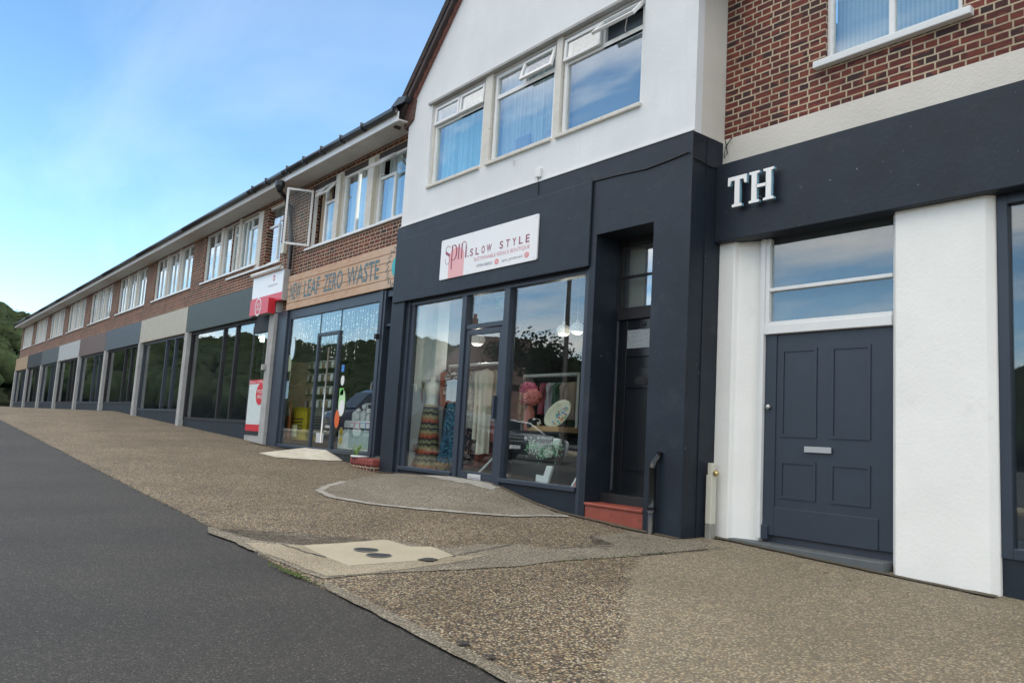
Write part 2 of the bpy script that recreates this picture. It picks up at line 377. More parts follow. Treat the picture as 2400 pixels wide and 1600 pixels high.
MT['floor_int'] = paint('inner_floor', (.12, .11, .10), .6, .2, 3, .1, 20)
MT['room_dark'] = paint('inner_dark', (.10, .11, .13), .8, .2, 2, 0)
def woodmat():
    m, t, b = newmat('rough_timber'); v = vec(t, (1.2, 1.2, 14))
    c = mixc(t, ramp(t, noise(t, v, 3, 8, .65), .3, .72), (.60, .40, .27), (.40, .25, .165))
    k = ramp(t, noise(t, vec(t, (7, 7, 3)), 3.2, 4), .64, .72); c = mixc(t, k, c, (.12, .07, .045))
    gn = ramp(t, noise(t, vec(t, (.6, 1, 1.5)), 1.3, 3), .4, .65); c = mixc(t, mixc(t, .5, (0, 0, 0), gn), c, (.62, .49, .38))
    t.links.new(c, b.inputs['Base Color']); b.inputs['Roughness'].default_value = .8; bump(t, b, noise(t, v, 6, 6), .4, .01); return m
MT['timber'] = woodmat()
def asphalt():
    m, t, b = newmat('asphalt'); v = vec(t, kind='World')
    vo = nd(t, 'ShaderNodeTexVoronoi', Scale=140.0); t.links.new(v, vo.inputs['Vector']); s = nd(t, 'ShaderNodeSeparateColor'); t.links.new(vo.outputs['Color'], s.inputs[0])
    c = mixc(t, ramp(t, s.outputs[0], .2, 1), (.012, .012, .0115), (.042, .041, .038))
    c = mixc(t, ramp(t, s.outputs[1], .93, .97), c, (.11, .105, .095))
    c = mixc(t, ramp(t, noise(t, v, .8, 6), .35, .7), c, mixc(t, 1.0, c, (1.45, 1.42, 1.34), 'MULTIPLY'))
    t.links.new(c, b.inputs['Base Color']); b.inputs['Roughness'].default_value = .75
    bump(t, b, vo.outputs['Distance'], .5, .01); return m
MT['asphalt'] = asphalt()
def curtain(name, c1, c2, sc=26):
    m, t, b = newmat(name); w = nd(t, 'ShaderNodeTexWave', Scale=sc / 6.283, Distortion=2.5, Detail=2.0); t.links.new(vec(t, (1, 0, .05)), w.inputs['Vector'])
    t.links.new(mixc(t, w.outputs['Fac'], c1, c2), b.inputs['Base Color']); b.inputs['Roughness'].default_value = .9; return m
MT['curtain_blue'] = curtain('blue_curtain', (.16, .42, .50), (.34, .62, .66), 40)
MT['curtain_pale'] = curtain('pale_curtain', (.34, .42, .46), (.52, .58, .60), 40)
MT['blind'] = paint('grey_blind', (.15, .18, .22), .8, .1, 2, 0)
MT['curtain_tan'] = curtain('tan_curtain', (.42, .32, .22), (.55, .44, .32), 30)
def plain(n, c, r=.7): 
    if n not in MT: MT[n] = paint(n, c, r, .10, 8, .1, 60)
    return MT[n]
# ------------------------------------------------------------------ ground
def sheet(name, poly, off, mat, step=.35, jitter=0, drop=0):
    pts = []
    if jitter:
        for (a, b), (c, d) in zip(poly, poly[1:] + poly[:1]):
            n = max(1, int(math.hypot(c - a, d - b) / .12))
            for i in range(n): pts.append((a + (c - a) * i / n + random.uniform(-jitter, jitter), b + (d - b) * i / n + random.uniform(-jitter, jitter)))
    else: pts = poly
    bm = bmesh.new(); f = bm.faces.new([bm.verts.new((x, y, 0)) for x, y in pts])
    bmesh.ops.triangulate(bm, faces=[f])
    for ax in (0, 1):
        lo, hi = min(p[ax] for p in pts), max(p[ax] for p in pts); st = step; k = lo + st
        while k < hi:
            no = (1, 0, 0) if ax == 0 else (0, 1, 0); co = (k, 0, 0) if ax == 0 else (0, k, 0)
            bmesh.ops.bisect_plane(bm, geom=bm.verts[:] + bm.edges[:] + bm.faces[:], plane_co=co, plane_no=no)
            k += st if -16 < k < 6 else 4
    bmesh.ops.remove_doubles(bm, verts=bm.verts[:], dist=1e-5)
    for v in bm.verts: v.co.z = gz(v.co.x, v.co.y) + off
    bmesh.ops.recalc_face_normals(bm, faces=bm.faces[:])
    if sum(f.normal.z for f in bm.faces) < 0: bmesh.ops.reverse_faces(bm, faces=bm.faces[:])
    if drop:
        es = [e for e in bm.edges if e.is_boundary]
        r = bmesh.ops.extrude_edge_only(bm, edges=es)
        for v in [g for g in r['geom'] if isinstance(g, bmesh.types.BMVert)]: v.co.z -= drop
    me = bpy.data.meshes.new(name); bm.to_mesh(me); bm.free(); me.materials.append(mat)
    for p in me.polygons: p.use_smooth = name in ('worn_mound', 'forecourt')
    if drop:
        for p in me.polygons: p.use_smooth = abs(p.normal.z) > .3 and name == 'forecourt'
    o = bpy.data.objects.new(name, me); col.objects.link(o); return struct(o)
KY = -4.27
b = MB()
xs = [-600, -200, -100, -70, -50, -40, -30, -24, -20] + [-16 + i * .5 for i in range(45)] + [8, 12, 18, 25, 60, 200, 600]
ys = [-700, -300, -150, -80, -50, -30, -22, -18, -13] + [-12 + i * .5 for i in range(27)] + [3, 8, 20, 60, 300]
for y in ys:
    for x in xs: b.v.append(Vector((x, y, gz(x, y) - .012 - (.1 if y > -.5 else 0))))
nx = len(xs)
for j in range(len(ys) - 1):
    for i in range(nx - 1): b.f.append([j * nx + i, j * nx + i + 1, (j + 1) * nx + i + 1, (j + 1) * nx + i]); b.mi.append(0)
struct(b.build('road', MT['asphalt'], keep=True, smooth=True))
sheet('forecourt', [(22, .9), (22, KY), (-3.39, KY - .01), (-4.5, KY + .02), (-5.56, KY - .03), (-6.1, KY - .06), (-6.5, KY - .04), (-7.5, KY + .02), (-12, KY), (-25, KY), (-90, KY), (-90, 1)], 0, MT['pebble'], .25, .01, drop=.012)
# pale edging along the asphalt
edge = [(-3.0 + i * -.2, KY) for i in range(14)]
sheet('kerb', [(x, KY - .03) for x, y in edge] + [(x, KY + .075) for x, y in reversed(edge)], .004, MT['pebble_grey'], .4, .012, drop=.0)
# long pale strip of repaired concrete and the buff slab with its two covers
strip = [G(*p) for p in ((490, 1249), (560, 1276), (640, 1313), (753, 1357), (852, 1347), (929, 1343), (1100, 1334), (1200, 1329), (1279, 1318), (1388, 1310), (1495, 1304), (1578, 1294), (1658, 1287), (1655, 1272), (1560, 1258), (1480, 1246), (1440, 1252), (1385, 1258), (1444, 1276), (1291, 1287), (1205, 1275), (1120, 1278), (1032, 1284), (906, 1266), (711, 1279), (600, 1266), (484, 1234))]
struct(sheet('concrete_strip', strip, .006, MT['pebble_grey'], .3, .02))
pale = [G(*p) for p in ((570, 1272), (640, 1306), (760, 1352), (930, 1338), (1060, 1322), (1160, 1300), (1068, 1304), (1015, 1283), (960, 1282), (906, 1265), (711, 1279))]
sheet('concrete_strip', pale, .009, MT['pale_conc'], .3, .02)
slab = [G(*p) for p in ((711, 1281), (906, 1268), (960, 1283), (1009, 1283), (1063, 1304), (1028, 1312), (864, 1325), (818, 1328), (764, 1308))]
sheet('paving_slab', slab, .013, MT['slab'], .5, .003, drop=.004)
crack = MB()
def crackline(p0, p1, w=.008, amp=.02, n=24):
    a, c = Vector(G(*p0)), Vector(G(*p1)); d = (c - a).normalized(); nn = Vector((-d.y, d.x)); off = 0; pr = None
    for i in range(n + 1):
        off += random.uniform(-amp, amp); p = a.lerp(c, i / n) + nn * off * .5; ww = w * random.uniform(.4, 1.3)
        q = (p - nn * ww, p + nn * ww)
        if pr: crack.quad(*[(t.x, t.y, gz(t.x, t.y) + .0145) for t in (pr[0], q[0], q[1], pr[1])])
        pr = q
for c in (((764, 1308), (650, 1277)), ((1060, 1306), (1200, 1276)), ((615, 1250), (760, 1240)), ((1344, 1261), (1400, 1256)), ((1460, 1258), (1520, 1265)), ((1500, 1302), (1720, 1285)), ((605, 1096), (640, 1096)), ((640, 1115), (690, 1112)), ((700, 1112), (790, 1110)), ((1290, 1287), (1430, 1279))): crackline(*c)
struct(crack.build('pavement_cracks', MT['iron'], keep=True))
for i, (px, py, lb) in enumerate(((858, 1291, 'round dark iron cover in the buff slab, the one farther from the road'), (888, 1304, 'round dark iron cover in the buff slab, the one nearer the road'))):
    x, y = G(px, py); z = gz(x, y) + .014
    b = MB(); b.lathe([(.002, 0), (.108, 0), (.108, .004), (.002, .005)], (x, y, z), 40)
    o = b.build('manhole_cover', MT['iron'], smooth=False); tag(o, lb, 'manhole cover', 'round covers in the buff slab')
    k = MB(); k.lathe([(.109, 0), (.117, 0), (.117, .002), (.109, .002)], (x, y, z), 40); r = k.build('cover_rim', MT['rim'], o)
for px, py, w, h in ((1002, 1315, 26, 4), (1085, 1512, 18, 5), (1150, 1544, 17, 4)):
    c = [G(px + w * math.cos(a) * random.uniform(.7, 1.1), py + h * math.sin(a) * random.uniform(.7, 1.1)) for a in [i * math.pi / 6 for i in range(12)]]
    sheet('asphalt_patch', c, .0185, MT['asphalt'], .5)
0 and sheet('asphalt_patch', [G(600, 1299), G(612, 1306), G(640, 1322), G(600, 1322)], .012, MT['asphalt'], .5, .01)
# ramp up to the boutique door: worn mound edged with grey mortar
def arc(pts, w, name, mat, off):
    P = [Vector(G(*p)) if len(p) == 2 else Vector(p[:2]) for p in pts]; b = MB(); pr = None
    Q = []
    for i in range(len(P) - 1):
        for k in range(6): Q.append(P[i].lerp(P[i + 1], k / 6))
    Q.append(P[-1])
    for i, p in enumerate(Q):
        d = (Q[min(i + 1, len(Q) - 1)] - Q[max(i - 1, 0)]).normalized(); n = Vector((-d.y, d.x)); ww = w * random.uniform(.7, 1.25)
        q = (p - n * ww, p + n * ww)
        if pr: b.quad(*[(t.x, t.y, gz(t.x, t.y) + off) for t in (pr[0], q[0], q[1], pr[1])])
        pr = q
    return struct(b.build(name, mat, keep=True, smooth=True))
rim = [(806, 1132), (765, 1141), (747, 1151), (780, 1166), (868, 1181), (983, 1194), (1097, 1204), (1200, 1210), (1278, 1209), (1332, 1211)]
arc(rim, .055, 'mortar_edging', MT['rim'], .012)
mound = [G(*p) for p in rim] + [(-8.0, -.03), (-10, -.03), (-11.7, -.03)]
sheet('worn_mound', mound, .007, MT['pebble_grey'], .25, .01)
sheet('door_ramp', [(-10.5, -.01), (-8.95, -.01), (-8.85, -.28), (-9.4, -.4), (-10.3, -.35), (-10.9, -.15)], .012, MT['rim'], .15, .02)
# wedge of pale concrete up to the next shop's door
YN = .2
def W3(px, py, y): x, z = at(px, py, y); return (x, y, z)
t0, t1 = W3(720, 1048, YN), W3(768, 1052.5, YN)
foot = [G(*p) for p in ((606, 1062), (646, 1072), (712, 1076.5), (776, 1080), (806, 1080))]
b = MB(); fo = [(x, y, gz(x, y) + .01) for x, y in foot]
b.add([t0, t1] + fo, [(0, 2, 3), (0, 3, 4), (0, 4, 1), (1, 4, 5), (1, 5, 6)])
b.quad(t1, fo[-1], (fo[-1][0] + .3, YN, fo[-1][2] - .1)); b.quad(t0, fo[0], (fo[0][0], YN, fo[0][2] - .1))
struct(b.build('concrete_ramp', MT['ramp'], keep=True))

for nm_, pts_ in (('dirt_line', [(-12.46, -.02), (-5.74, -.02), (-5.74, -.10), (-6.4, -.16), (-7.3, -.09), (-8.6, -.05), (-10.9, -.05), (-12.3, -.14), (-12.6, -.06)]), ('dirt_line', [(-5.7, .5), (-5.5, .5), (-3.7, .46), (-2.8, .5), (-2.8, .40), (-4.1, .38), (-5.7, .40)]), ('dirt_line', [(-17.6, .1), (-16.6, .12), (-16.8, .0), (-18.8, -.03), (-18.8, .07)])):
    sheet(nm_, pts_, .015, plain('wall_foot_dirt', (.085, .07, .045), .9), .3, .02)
ms = MB(); lt = MB()
for k in range(200):
    px_, py_ = (random.gauss(690, 28), 0) if k < 150 else (random.uniform(1280, 1700), 0)
    x, y = G(px_, 1346 + (px_ - 690) * .42 + random.gauss(0, 2.5)) if k < 150 else G(px_, 1318 - (px_ - 1280) * .082 + random.gauss(0, 1.5)); z = gz(x, y) + .006; q = random.uniform(.004, .011); a = random.uniform(0, 3)
    ms.add([(x - q, y - q, z), (x + q, y - q * .6, z), (x + q * .7, y + q, z), (x - q, y + q * .8, z), (x, y, z + q * 1.1)], [(0, 1, 4), (1, 2, 4), (2, 3, 4), (3, 0, 4)])
o = ms.build('moss', plain('moss_green', (.06, .085, .02), .9), keep=True); o['kind'] = 'stuff'
for k in range(150):
    x, y = (random.uniform(-12, -3), -.06 - abs(random.gauss(0, .12))) if k < 90 else (random.uniform(-16, -2), random.uniform(-4, 0)); z = gz(x, y) + .016; q = random.uniform(.008, .022); a = random.uniform(0, 6.28); c, s_ = math.cos(a) * q, math.sin(a) * q
    lt.quad((x - c, y - s_, z), (x + s_ * .4, y - c * .4, z + .004), (x + c, y + s_, z + .001), (x - s_ * .4, y + c * .4, z + .006))
o = lt.build('leaf_litter', plain('dry_leaf', (.16, .10, .05), .9), keep=True); o['kind'] = 'stuff'

# ------------------------------------------------------------------ windows
def win(parent, fr, x0, x1, z0, z1, y, mat='upvc', t=.055, name='window', cells=(), glass='glass_win', depth=.07):
    """cells: (x0,x1,z0,z1,kind,angle) in the frame's units; kind fixed / top / left"""
    f = MB(fr); f.frame(x0, x1, z0, z1, y, y + depth, t)
    w = None; panes = []; cas = []
    for (a, b_, c, d, kind, ang) in cells:
        if kind == 'fixed':
            panes.append((a, b_, c, d))
        else: cas.append((a, b_, c, d, kind, ang))
    done = set()
    for (a, b_, c, d, kind, ang) in cells:       # bars round every cell
        for (p, q, r_, s_) in ((a - t / 2, a + t / 2, c, d), (b_ - t / 2, b_ + t / 2, c, d), (a, b_, c - t / 2, c + t / 2), (a, b_, d - t / 2, d + t / 2)):
            key = (round(p, 3), round(q, 3)) if (q - p) < (s_ - r_) else (round(r_, 3), round(s_, 3), round(p, 3))
            if key in done: continue
            done.add(key)
            if p > x0 + .02 and q < x1 - .02 and (q - p) < (s_ - r_) or (r_ > z0 + .02 and s_ < z1 - .02 and (q - p) > (s_ - r_)):
                dq = .004 + .0013 * len(done); f.box(max(p, x0 + t), min(q, x1 - t), y + dq, y + depth - dq, max(r_, z0 + t), min(s_, z1 - t))
    w = f.build(name, MT[mat], parent)
    for (a, b_, c, d) in panes:
        MB(fr).box(a + .02, b_ - .02, y + .035, y + .041, c + .02, d - .02).build('pane', MT[glass], w)
    for (a, b_, c, d, kind, ang) in cas:
        m = MB(fr); g = MB(fr); a, b_, c, d = a + .012, b_ - .012, c + .012, d - .012
        m.frame(a, b_, c, d, y - .035, y + .01, .05); g.box(a + .045, b_ - .045, y - .015, y - .009, c + .045, d - .045)
        if kind == 'top': mm = Matrix.Translation((0, y - .035, d)) @ Matrix.Rotation(R(-ang), 4, 'X') @ Matrix.Translation((0, -y + .035, -d))
        else: mm = Matrix.Translation((a, y - .035, 0)) @ Matrix.Rotation(R(-ang), 4, 'Z') @ Matrix.Translation((-a, -y + .035, 0))
        m.xf(mm); g.xf(mm)
        m.build('casement', MT[mat], w, bevel=.006); g.build('casement_pane', MT['glass_clear' if kind == 'left' else glass], w)
        if ang > 12:
            s = MB(fr); xx = b_ - .1 if kind == 'top' else a
            if kind == 'top':
                p = mm @ Vector((xx, y - .03, c + .03)); s.tube([(xx - .25, y + .01, c + .02), (xx - .15, (y + p.y) / 2, c - .02), p], .007, 6); s.build('stay', MT['metal'], w)
    return w

# ------------------------------------------------------------------ the boutique building
X0, X1 = -12.38, -5.747
Zb = 3.66; HL, HR, HZ0, HZ1 = -11.6, -6.60, 4.215, 5.80
bq = thing('gabled_shop_building', 'white rendered gabled building with a slate painted ground floor, boutique window and recessed black door', 'building', (-9.1, 0, -.9))
GA = -9.1; SL = 1.05; ZE = 6.0; ZA = ZE + SL * (GA - X0)
b = MB(); b.wall(X0, X1, Zb, ZE, 0, .12, [(HL, HR, HZ0, HZ1)])
b.prism([(X0, ZE), (X1, ZE), (X1, ZE + .01), (GA, ZA), (X0, ZE + .01)], 0, .12)
b.build('upper_wall', MT['render_white'], bq)
b = MB(); b.box(X1 - .012, X1, .12, 9, Zb, 6.1); b.build('return_wall', MT['render_cream'], bq)  # darker, warmer tone puts the shade on this side into the render colour
b = MB(); b.box(X0, X0 + .1, .12, 9, -1, 6.1); b.build('party_wall', MT['brick'], bq)
# ground floor: slate painted render with the shop opening and the door recess
SL0, SL1, SZ1 = -12.02, -7.38, 2.296
b = MB(); b.wall(-12.46, X1, -1.3, Zb, -.02, .25, [(SL0, SL1, -1.3, SZ1), (-7.27, -6.30, -1.3, 2.68)])
b.build('ground_floor_wall', MT['dark'], bq)
MB().box(X1 - .02, X1 + .012, .23, 3, -1.3, Zb - .01).build('side_wall', MT['dark'], bq)
MB().box(-12.40, SL1 + .01, -.055, -.022, SZ1 - .02, 3.42).build('fascia_board', MT['dark'], bq, bevel=.008)
MB().box(-12.36, X1 + .005, -.032, -.0, Zb, Zb + .018).build('render_drip', MT['render_white'], bq)
# recess to the black door
YR = .42
b = MB(); b.box(-7.29, -7.27, .23, YR, -1.3, 2.68).box(-6.30, -6.28, .23, YR, -1.3, 2.68).box(-7.29, -6.28, .23, YR, 2.68, 2.70).box(-7.5, -6.28, YR + .1, YR + .12, 2.62, 2.8); b.build('recess_lining', MT['dark'], bq)
RF = MB(); RF.box(-7.42, -7.31, YR - .0, YR + .1, -.75, 2.70).box(-6.36, -6.27, YR, YR + .1, -.75, 2.70).box(-7.31, -6.36, YR + .004, YR + .1, 1.62, 1.73).box(-7.31, -6.36, YR, YR + .1, 2.61, 2.70)
RF.box(-7.31, -7.23, YR + .02, YR + .1, 1.73, 2.61).box(-7.23, -6.36, YR + .02, YR + .1, 1.73, 1.78).box(-7.23, -6.36, YR + .03, YR + .09, 2.175, 2.205)
dr = RF.build('door_frame', MT['black_matt'], bq, bevel=.006)
MB().box(-7.23, -6.36, YR + .05, YR + .056, 1.78, 2.61).build('fanlight', MT['glass_win'], dr)
D = MB(); y = YR + .05
D.box(-7.31, -6.36, y + .02, y + .05, -.6, 1.62)
D.box(-7.31, -7.13, y, y + .02, -.6, 1.62).box(-6.50, -6.36, y, y + .02, -.6, 1.62)
for a, c in ((-.6, -.36), (.74, 1.0), (1.49, 1.62), (1.14, 1.245)): D.box(-7.13, -6.50, y, y + .02, a, c)
D.box(-7.08, -6.55, y + .008, y + .019, -.30, .68).box(-7.31, -6.36, y - .03, y, -.62, -.56)
dd = D.build('black_door', MT['black'], bq, bevel=.005)
MB().box(-7.13, -6.5, y + .008, y + .018, 1.25, 1.49).build('door_glass', MT['glass_obs'], dd)
MB().lathe([(.001, 0), (.028, 0), (.03, .01), (.012, .02), (.001, .02)], (0, 0, 0), 20).xf(Matrix.Translation((-6.84, y, 1.55)) @ Matrix.Rotation(R(90), 4, 'X')).build('door_number_disc', MT['black_matt'], dd)
b = MB(); i0 = 0
ov = [(-6.84 + .12 * math.cos(a), .83 + .055 * math.sin(a)) for a in [i * math.pi / 12 for i in range(24)]]
b.prism(ov, y - .012, y + .001); b.box(-6.94, -6.74, y - .018, y - .012, .815, .845); b.build('letter_plate', MT['black_matt'], dd)
MB().box(-6.585, -6.57, y - .03, y - .002, .93, 1.03).build('handle', MT['metal'], dd)
MB().box(-7.45, -6.27, YR - .16, YR + .04, -.72, -.60).build('threshold', MT['black_matt'], bq, bevel=.01)
b = MB(); b.box(-7.265, -6.305, -.015, YR, -1.2, -.75).box(-7.268, -6.302, -.035, YR - .005, -.75, -.712)
b.build('red_step', MT['red_step'], bq, bevel=.012)
# hall behind the fanlight
MB().box(-7.5, -6.2, .62, .64, -.7, 2.8).build('hall_wall', MT['render_cream'], bq)
MB().box(-6.98, -6.30, .60, .615, -.7, 2.8).build('hall_panel', plain('lilac_grey', (.36, .34, .38)), bq)
# roof with its verge
b = MB()
nrm = Vector((-SL, 1)).normalized()
def roofslab(b, sgn, t0_, t1_, y0, y1, e0=-.35, e1=0):
    xa, xb = GA - sgn * (GA - X0 - e0 * 1), GA
    za, zb = ZA - SL * (GA - X0 - e0), ZA
    n = math.hypot(1, SL)
    q = [(xa, za), (xb, zb)]
    o = [(p[0] - sgn * t0_ * SL / n * 1, p[1] + t0_ / n) for p in q] ; u_ = [(p[0] - sgn * t1_ * SL / n, p[1] + t1_ / n) for p in q]
    b.prism([o[0], o[1], (GA, ZA + t1_ * n) if False else u_[1], u_[0]], y0, y1)
roofslab(b, 1, .03, .16, -.15, 9); roofslab(b, -1, .03, .16, -.15, 9)
b.build('roof', MT['tile'], bq)
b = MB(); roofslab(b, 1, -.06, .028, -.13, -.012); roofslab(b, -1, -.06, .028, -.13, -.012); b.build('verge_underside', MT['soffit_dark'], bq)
b = MB()                                      # row of edge tiles bedded under the verge
n = math.hypot(1, SL); L = 46
for sgn in (1, -1):
    for i in range(L):
        s0 = i / L; s1 = (i + .84) / L; xa, xb = X0 - .02 + (GA - X0) * s0, X0 - .02 + (GA - X0) * s1
        if sgn < 0: xa, xb = 2 * GA - xa, 2 * GA - xb
        f_ = lambda x: ZA - SL * abs(GA - x)
        b.prism([(xa, f_(xa) - .03), (xb, f_(xb) - .03), (xb, f_(xb) - .17), (xa, f_(xa) - .17)][::int(sgn)], -.05 - .01 * (i % 2), .0)
b.build('brick_verge_course', plain('verge_brick', (.20, .085, .065)), bq)
b = MB(); b.prism([(-12.15, 6.02), (-12.68, 6.02), (-12.66, 5.88), (-12.58, 5.82), (-12.46, 5.53), (-12.2, 5.66)][::-1], -.035, .5)
b.build('brick_kneeler', brickmat('kneeler_brick', [(.20, .095, .07), (.14, .07, .055), (.24, .12, .085)], (.16, .12, .1), .22, .045, .01), bq)
b = MB(); b.prism([(p[0], p[1]) for p in ((-12.28, 5.97), (-12.74, 5.9), (-12.76, 6.0), (-12.5, 6.12), (-12.2, 6.05))], -.2, .3); b.build('eaves_end', MT['gutter'], bq)
# first floor windows: three lights between white posts
yw = .07
cl = [((-11.55, -10.075), (-10.79,)), ((-9.83, -8.345), (-9.10,)), ((-8.18, -6.64), (-7.42,))]
zt, z0w = 5.345, 4.27
for k, ((a, c), (s,)) in enumerate(cl):
    A = {0: (3, 4), 1: (0, 16), 2: (3, 40)}[k]
    cells = [(a, c, z0w, zt, 'fixed', 0), (a, s, zt, 5.70, 'top' if A[0] else 'fixed', A[0]), (s, c, zt, 5.70, 'top', A[1])]
    w = win(bq, None, a, c, z0w, 5.72, yw, cells=cells, t=.06)
    w['label'] = ['first floor window with a blue curtain and both top lights shut', 'first floor window with a pale curtain and one top light ajar', 'first floor window with grey blind and its top light propped wide open'][k]
    MB().box(a - .03, c + .03, -.045, .1, HZ0 + .0, z0w).build('sill', MT['timber_white'], w, bevel=.008)
b = MB(); b.box(-10.05, -9.855, .02, .16, HZ0 + .003, HZ1).box(-8.32, -8.2, .02, .16, HZ0 + .003, HZ1).box(HL, -11.55, .04, .16, HZ0 + .003, HZ1).box(-6.64, HR, .04, .16, HZ0 + .003, HZ1)
b.each('window_post', MT['timber_white'], bq)
MB().box(HL - .08, HR + .05, -.045, .16, HZ1 - .04, HZ1 + .0).build('window_lintel', MT['conc_post'], bq)
MB().box(HL, HR, .05, .14, 5.72, HZ1 - .04).build('window_head', MT['soffit'], bq)
for k, (a, c, m) in enumerate(((-11.5, -10.1, 'curtain_blue'), (-9.8, -8.37, 'curtain_pale'), (-8.15, -6.66, 'blind'))):
    b = MB(); n = 60
    for i in range(n):
        xa, xb = a + (c - a) * i / n, a + (c - a) * (i + 1) / n; q = lambda x: .24 + (.025 * math.sin(x * 45) + .012 * math.sin(x * 103) if m != 'blind' else 0)
        b.quad((xa, q(xa), 4.2), (xb, q(xb), 4.2), (xb, q(xb), 5.70), (xa, q(xa), 5.70))
    o = b.build('curtain' if m != 'blind' else 'window_blind', MT[m], smooth=True)
    tag(o, ['blue patterned curtain drawn behind the leftmost white framed window', 'pale blue net curtain drawn behind the middle white framed window', 'grey blind pulled down behind the window with the wide open top light'][k], 'curtain' if k < 2 else 'blind')
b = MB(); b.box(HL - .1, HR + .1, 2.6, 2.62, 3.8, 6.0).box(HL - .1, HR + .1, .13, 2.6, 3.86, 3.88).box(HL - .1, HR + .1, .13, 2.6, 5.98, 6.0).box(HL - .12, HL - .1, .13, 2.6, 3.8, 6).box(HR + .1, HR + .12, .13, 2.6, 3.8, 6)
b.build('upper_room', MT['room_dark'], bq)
for px, py, w, h, lb, c in ((1225, 345, .34, .30, 'dark card leaning on the middle first floor sill', (.16, .17, .27)), (1245, 343, .14, .13, 'small blue box on the middle first floor sill', (.12, .22, .36)), (1287, 318, .20, .22, 'greyish carton standing by the right post of the middle sill', (.30, .28, .33))):
    x, z = at(px, py, .17); b = MB().box(x - w / 2, x + w / 2, .16, .19, z0w, z0w + h); b.box(x - w / 2 + .02, x + w / 2 - .02, .155, .16, z0w + .03, z0w + h - .03)
    o = b.build('box', plain('card' + str(px), c)); tag(o, lb, 'box')
# shopfront
ys = .06; ZS = -.613
F_ = MB(); jl0, jl1 = SL0, -11.83; jr0, jr1 = -7.55, SL1
F_.box(jl0, jl0 + .09, ys - .02, ys + .12, -.70, SZ1).box(jl0 + .09, jl1, ys + .02, ys + .12, ZS + .06, SZ1 - .03)
F_.box(jr0 + .05, jr1, ys - .02, ys + .12, -1.3, SZ1).box(jr0, jr0 + .05, ys + .02, ys + .12, ZS + .06, SZ1 - .03)
F_.box(jl0 + .09, jr0 + .05, ys, ys + .12, SZ1 - .09, SZ1)
for a, c in ((-10.32, -10.205), (-9.235, -9.10)): F_.box(a, c, ys - .02, ys + .12, -.72, SZ1 - .09)
F_.box(-10.205, -9.235, ys, ys + .12, 1.66, 1.735)
F_.box(jl0 + .09, -10.32, ys - .05, ys + .12, ZS, ZS + .06).box(-9.10, jr0 + .05, ys - .05, ys + .12, ZS, ZS + .06)
sf = F_.build('shopfront_frame', MT['dark_frame'], bq, bevel=.006)
MB().box(jl0 + .02, -10.325, ys + .0, ys + .08, -1.3, ZS).box(-9.10, jr0 + .05, ys + .0, ys + .08, -1.3, ZS).each('stall_riser', MT['dark'], bq)
for a, c, d, e in ((jl1, -10.32, ZS + .06, SZ1 - .09), (-9.10, jr0, ZS + .06, SZ1 - .09), (-10.205, -9.235, 1.735, SZ1 - .09)):
    MB().box(a - .01, c + .01, ys + .05, ys + .06, d, e).build('pane', MT['glass'], sf)
D = MB(); D.frame(-10.195, -9.245, -.655, 1.65, ys + .01, ys + .06, .085); D.box(-10.11, -9.33, ys + .012, ys + .058, -.57, -.51)
sd_ = D.build('shop_door', MT['dark_frame'], bq, bevel=.006)
MB().box(-10.11, -9.33, ys + .03, ys + .038, -.51, 1.565).build('door_pane', MT['glass'], sd_)
b = MB(); b.box(-9.90, -9.58, ys - .004, ys + .01, -.625, -.545); b.box(-9.87, -9.61, ys - .012, ys - .004, -.60, -.57); b.build('letter_plate', plain('plate_grey', (.5, .5, .5), .4), sd_)
b = MB(); b.box(-9.36, -9.32, ys - .03, ys + .01, .28, .62); b.build('handle_plate', MT['dark_frame'], sd_)
MB().box(-10.21, -9.23, ys - .03, ys + .12, -.70, -.655).build('door_threshold', MT['rim'], bq)
# rooms behind the glass
FZ = -.62
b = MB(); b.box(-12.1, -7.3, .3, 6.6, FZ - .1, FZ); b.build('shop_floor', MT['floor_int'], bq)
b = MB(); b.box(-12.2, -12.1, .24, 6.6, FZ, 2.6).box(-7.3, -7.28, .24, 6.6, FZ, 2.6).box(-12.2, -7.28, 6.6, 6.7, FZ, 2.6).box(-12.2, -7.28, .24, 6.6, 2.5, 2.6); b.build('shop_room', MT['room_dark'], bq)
b = MB(); b.box(-12.1, -12.03, .20, .62, FZ, 2.5).box(-12.1, -11.90, .62, .86, FZ, 2.5); b.build('white_partition', MT['wall_int_w'], bq)

# sign over the boutique window
sx0, sz0 = at(1031, 658, -.06); sx1, sz1 = at(1265, 503, -.06); sz0 = 2.505; sz1 = 3.165
sg = thing('shop_sign', 'white sign reading spin. slow style, screwed to the slate fascia over the boutique window', 'sign', ((sx0 + sx1) / 2, -.06, sz0))
pl = MB(); r_ = .025
rc = [(cx + r_ * math.cos(a), cz + r_ * math.sin(a)) for cx, cz, a0 in ((sx1 - r_, sz1 - r_, 0), (sx0 + r_, sz1 - r_, 90), (sx0 + r_, sz0 + r_, 180), (sx1 - r_, sz0 + r_, 270)) for a in [R(a0 + k * 22.5) for k in range(5)]]
pl.prism(rc[::-1], -.075, -.055); pl.build('sign_panel', MT['sign_white'], sg)
SW, SH = sx1 - sx0, sz1 - sz0
def sp(u, v): return sx0 + u * SW, sz0 + v * SH
yf = -.0752
def q2(b, pts, th=.0015, y=None): b.prism([sp(*p) for p in pts][::-1], (y or yf) - th, (y or yf))
b = MB(); q2(b, [(.10, .0), (.275, .0)] + [(.1875 + .0875 * math.cos(a), .50 + .24 * math.sin(a)) for a in [i * math.pi / 14 for i in range(15)]]); b.build('pink_arch', MT['pinkpanel'], sg)
b = MB(); yy = yf - .003
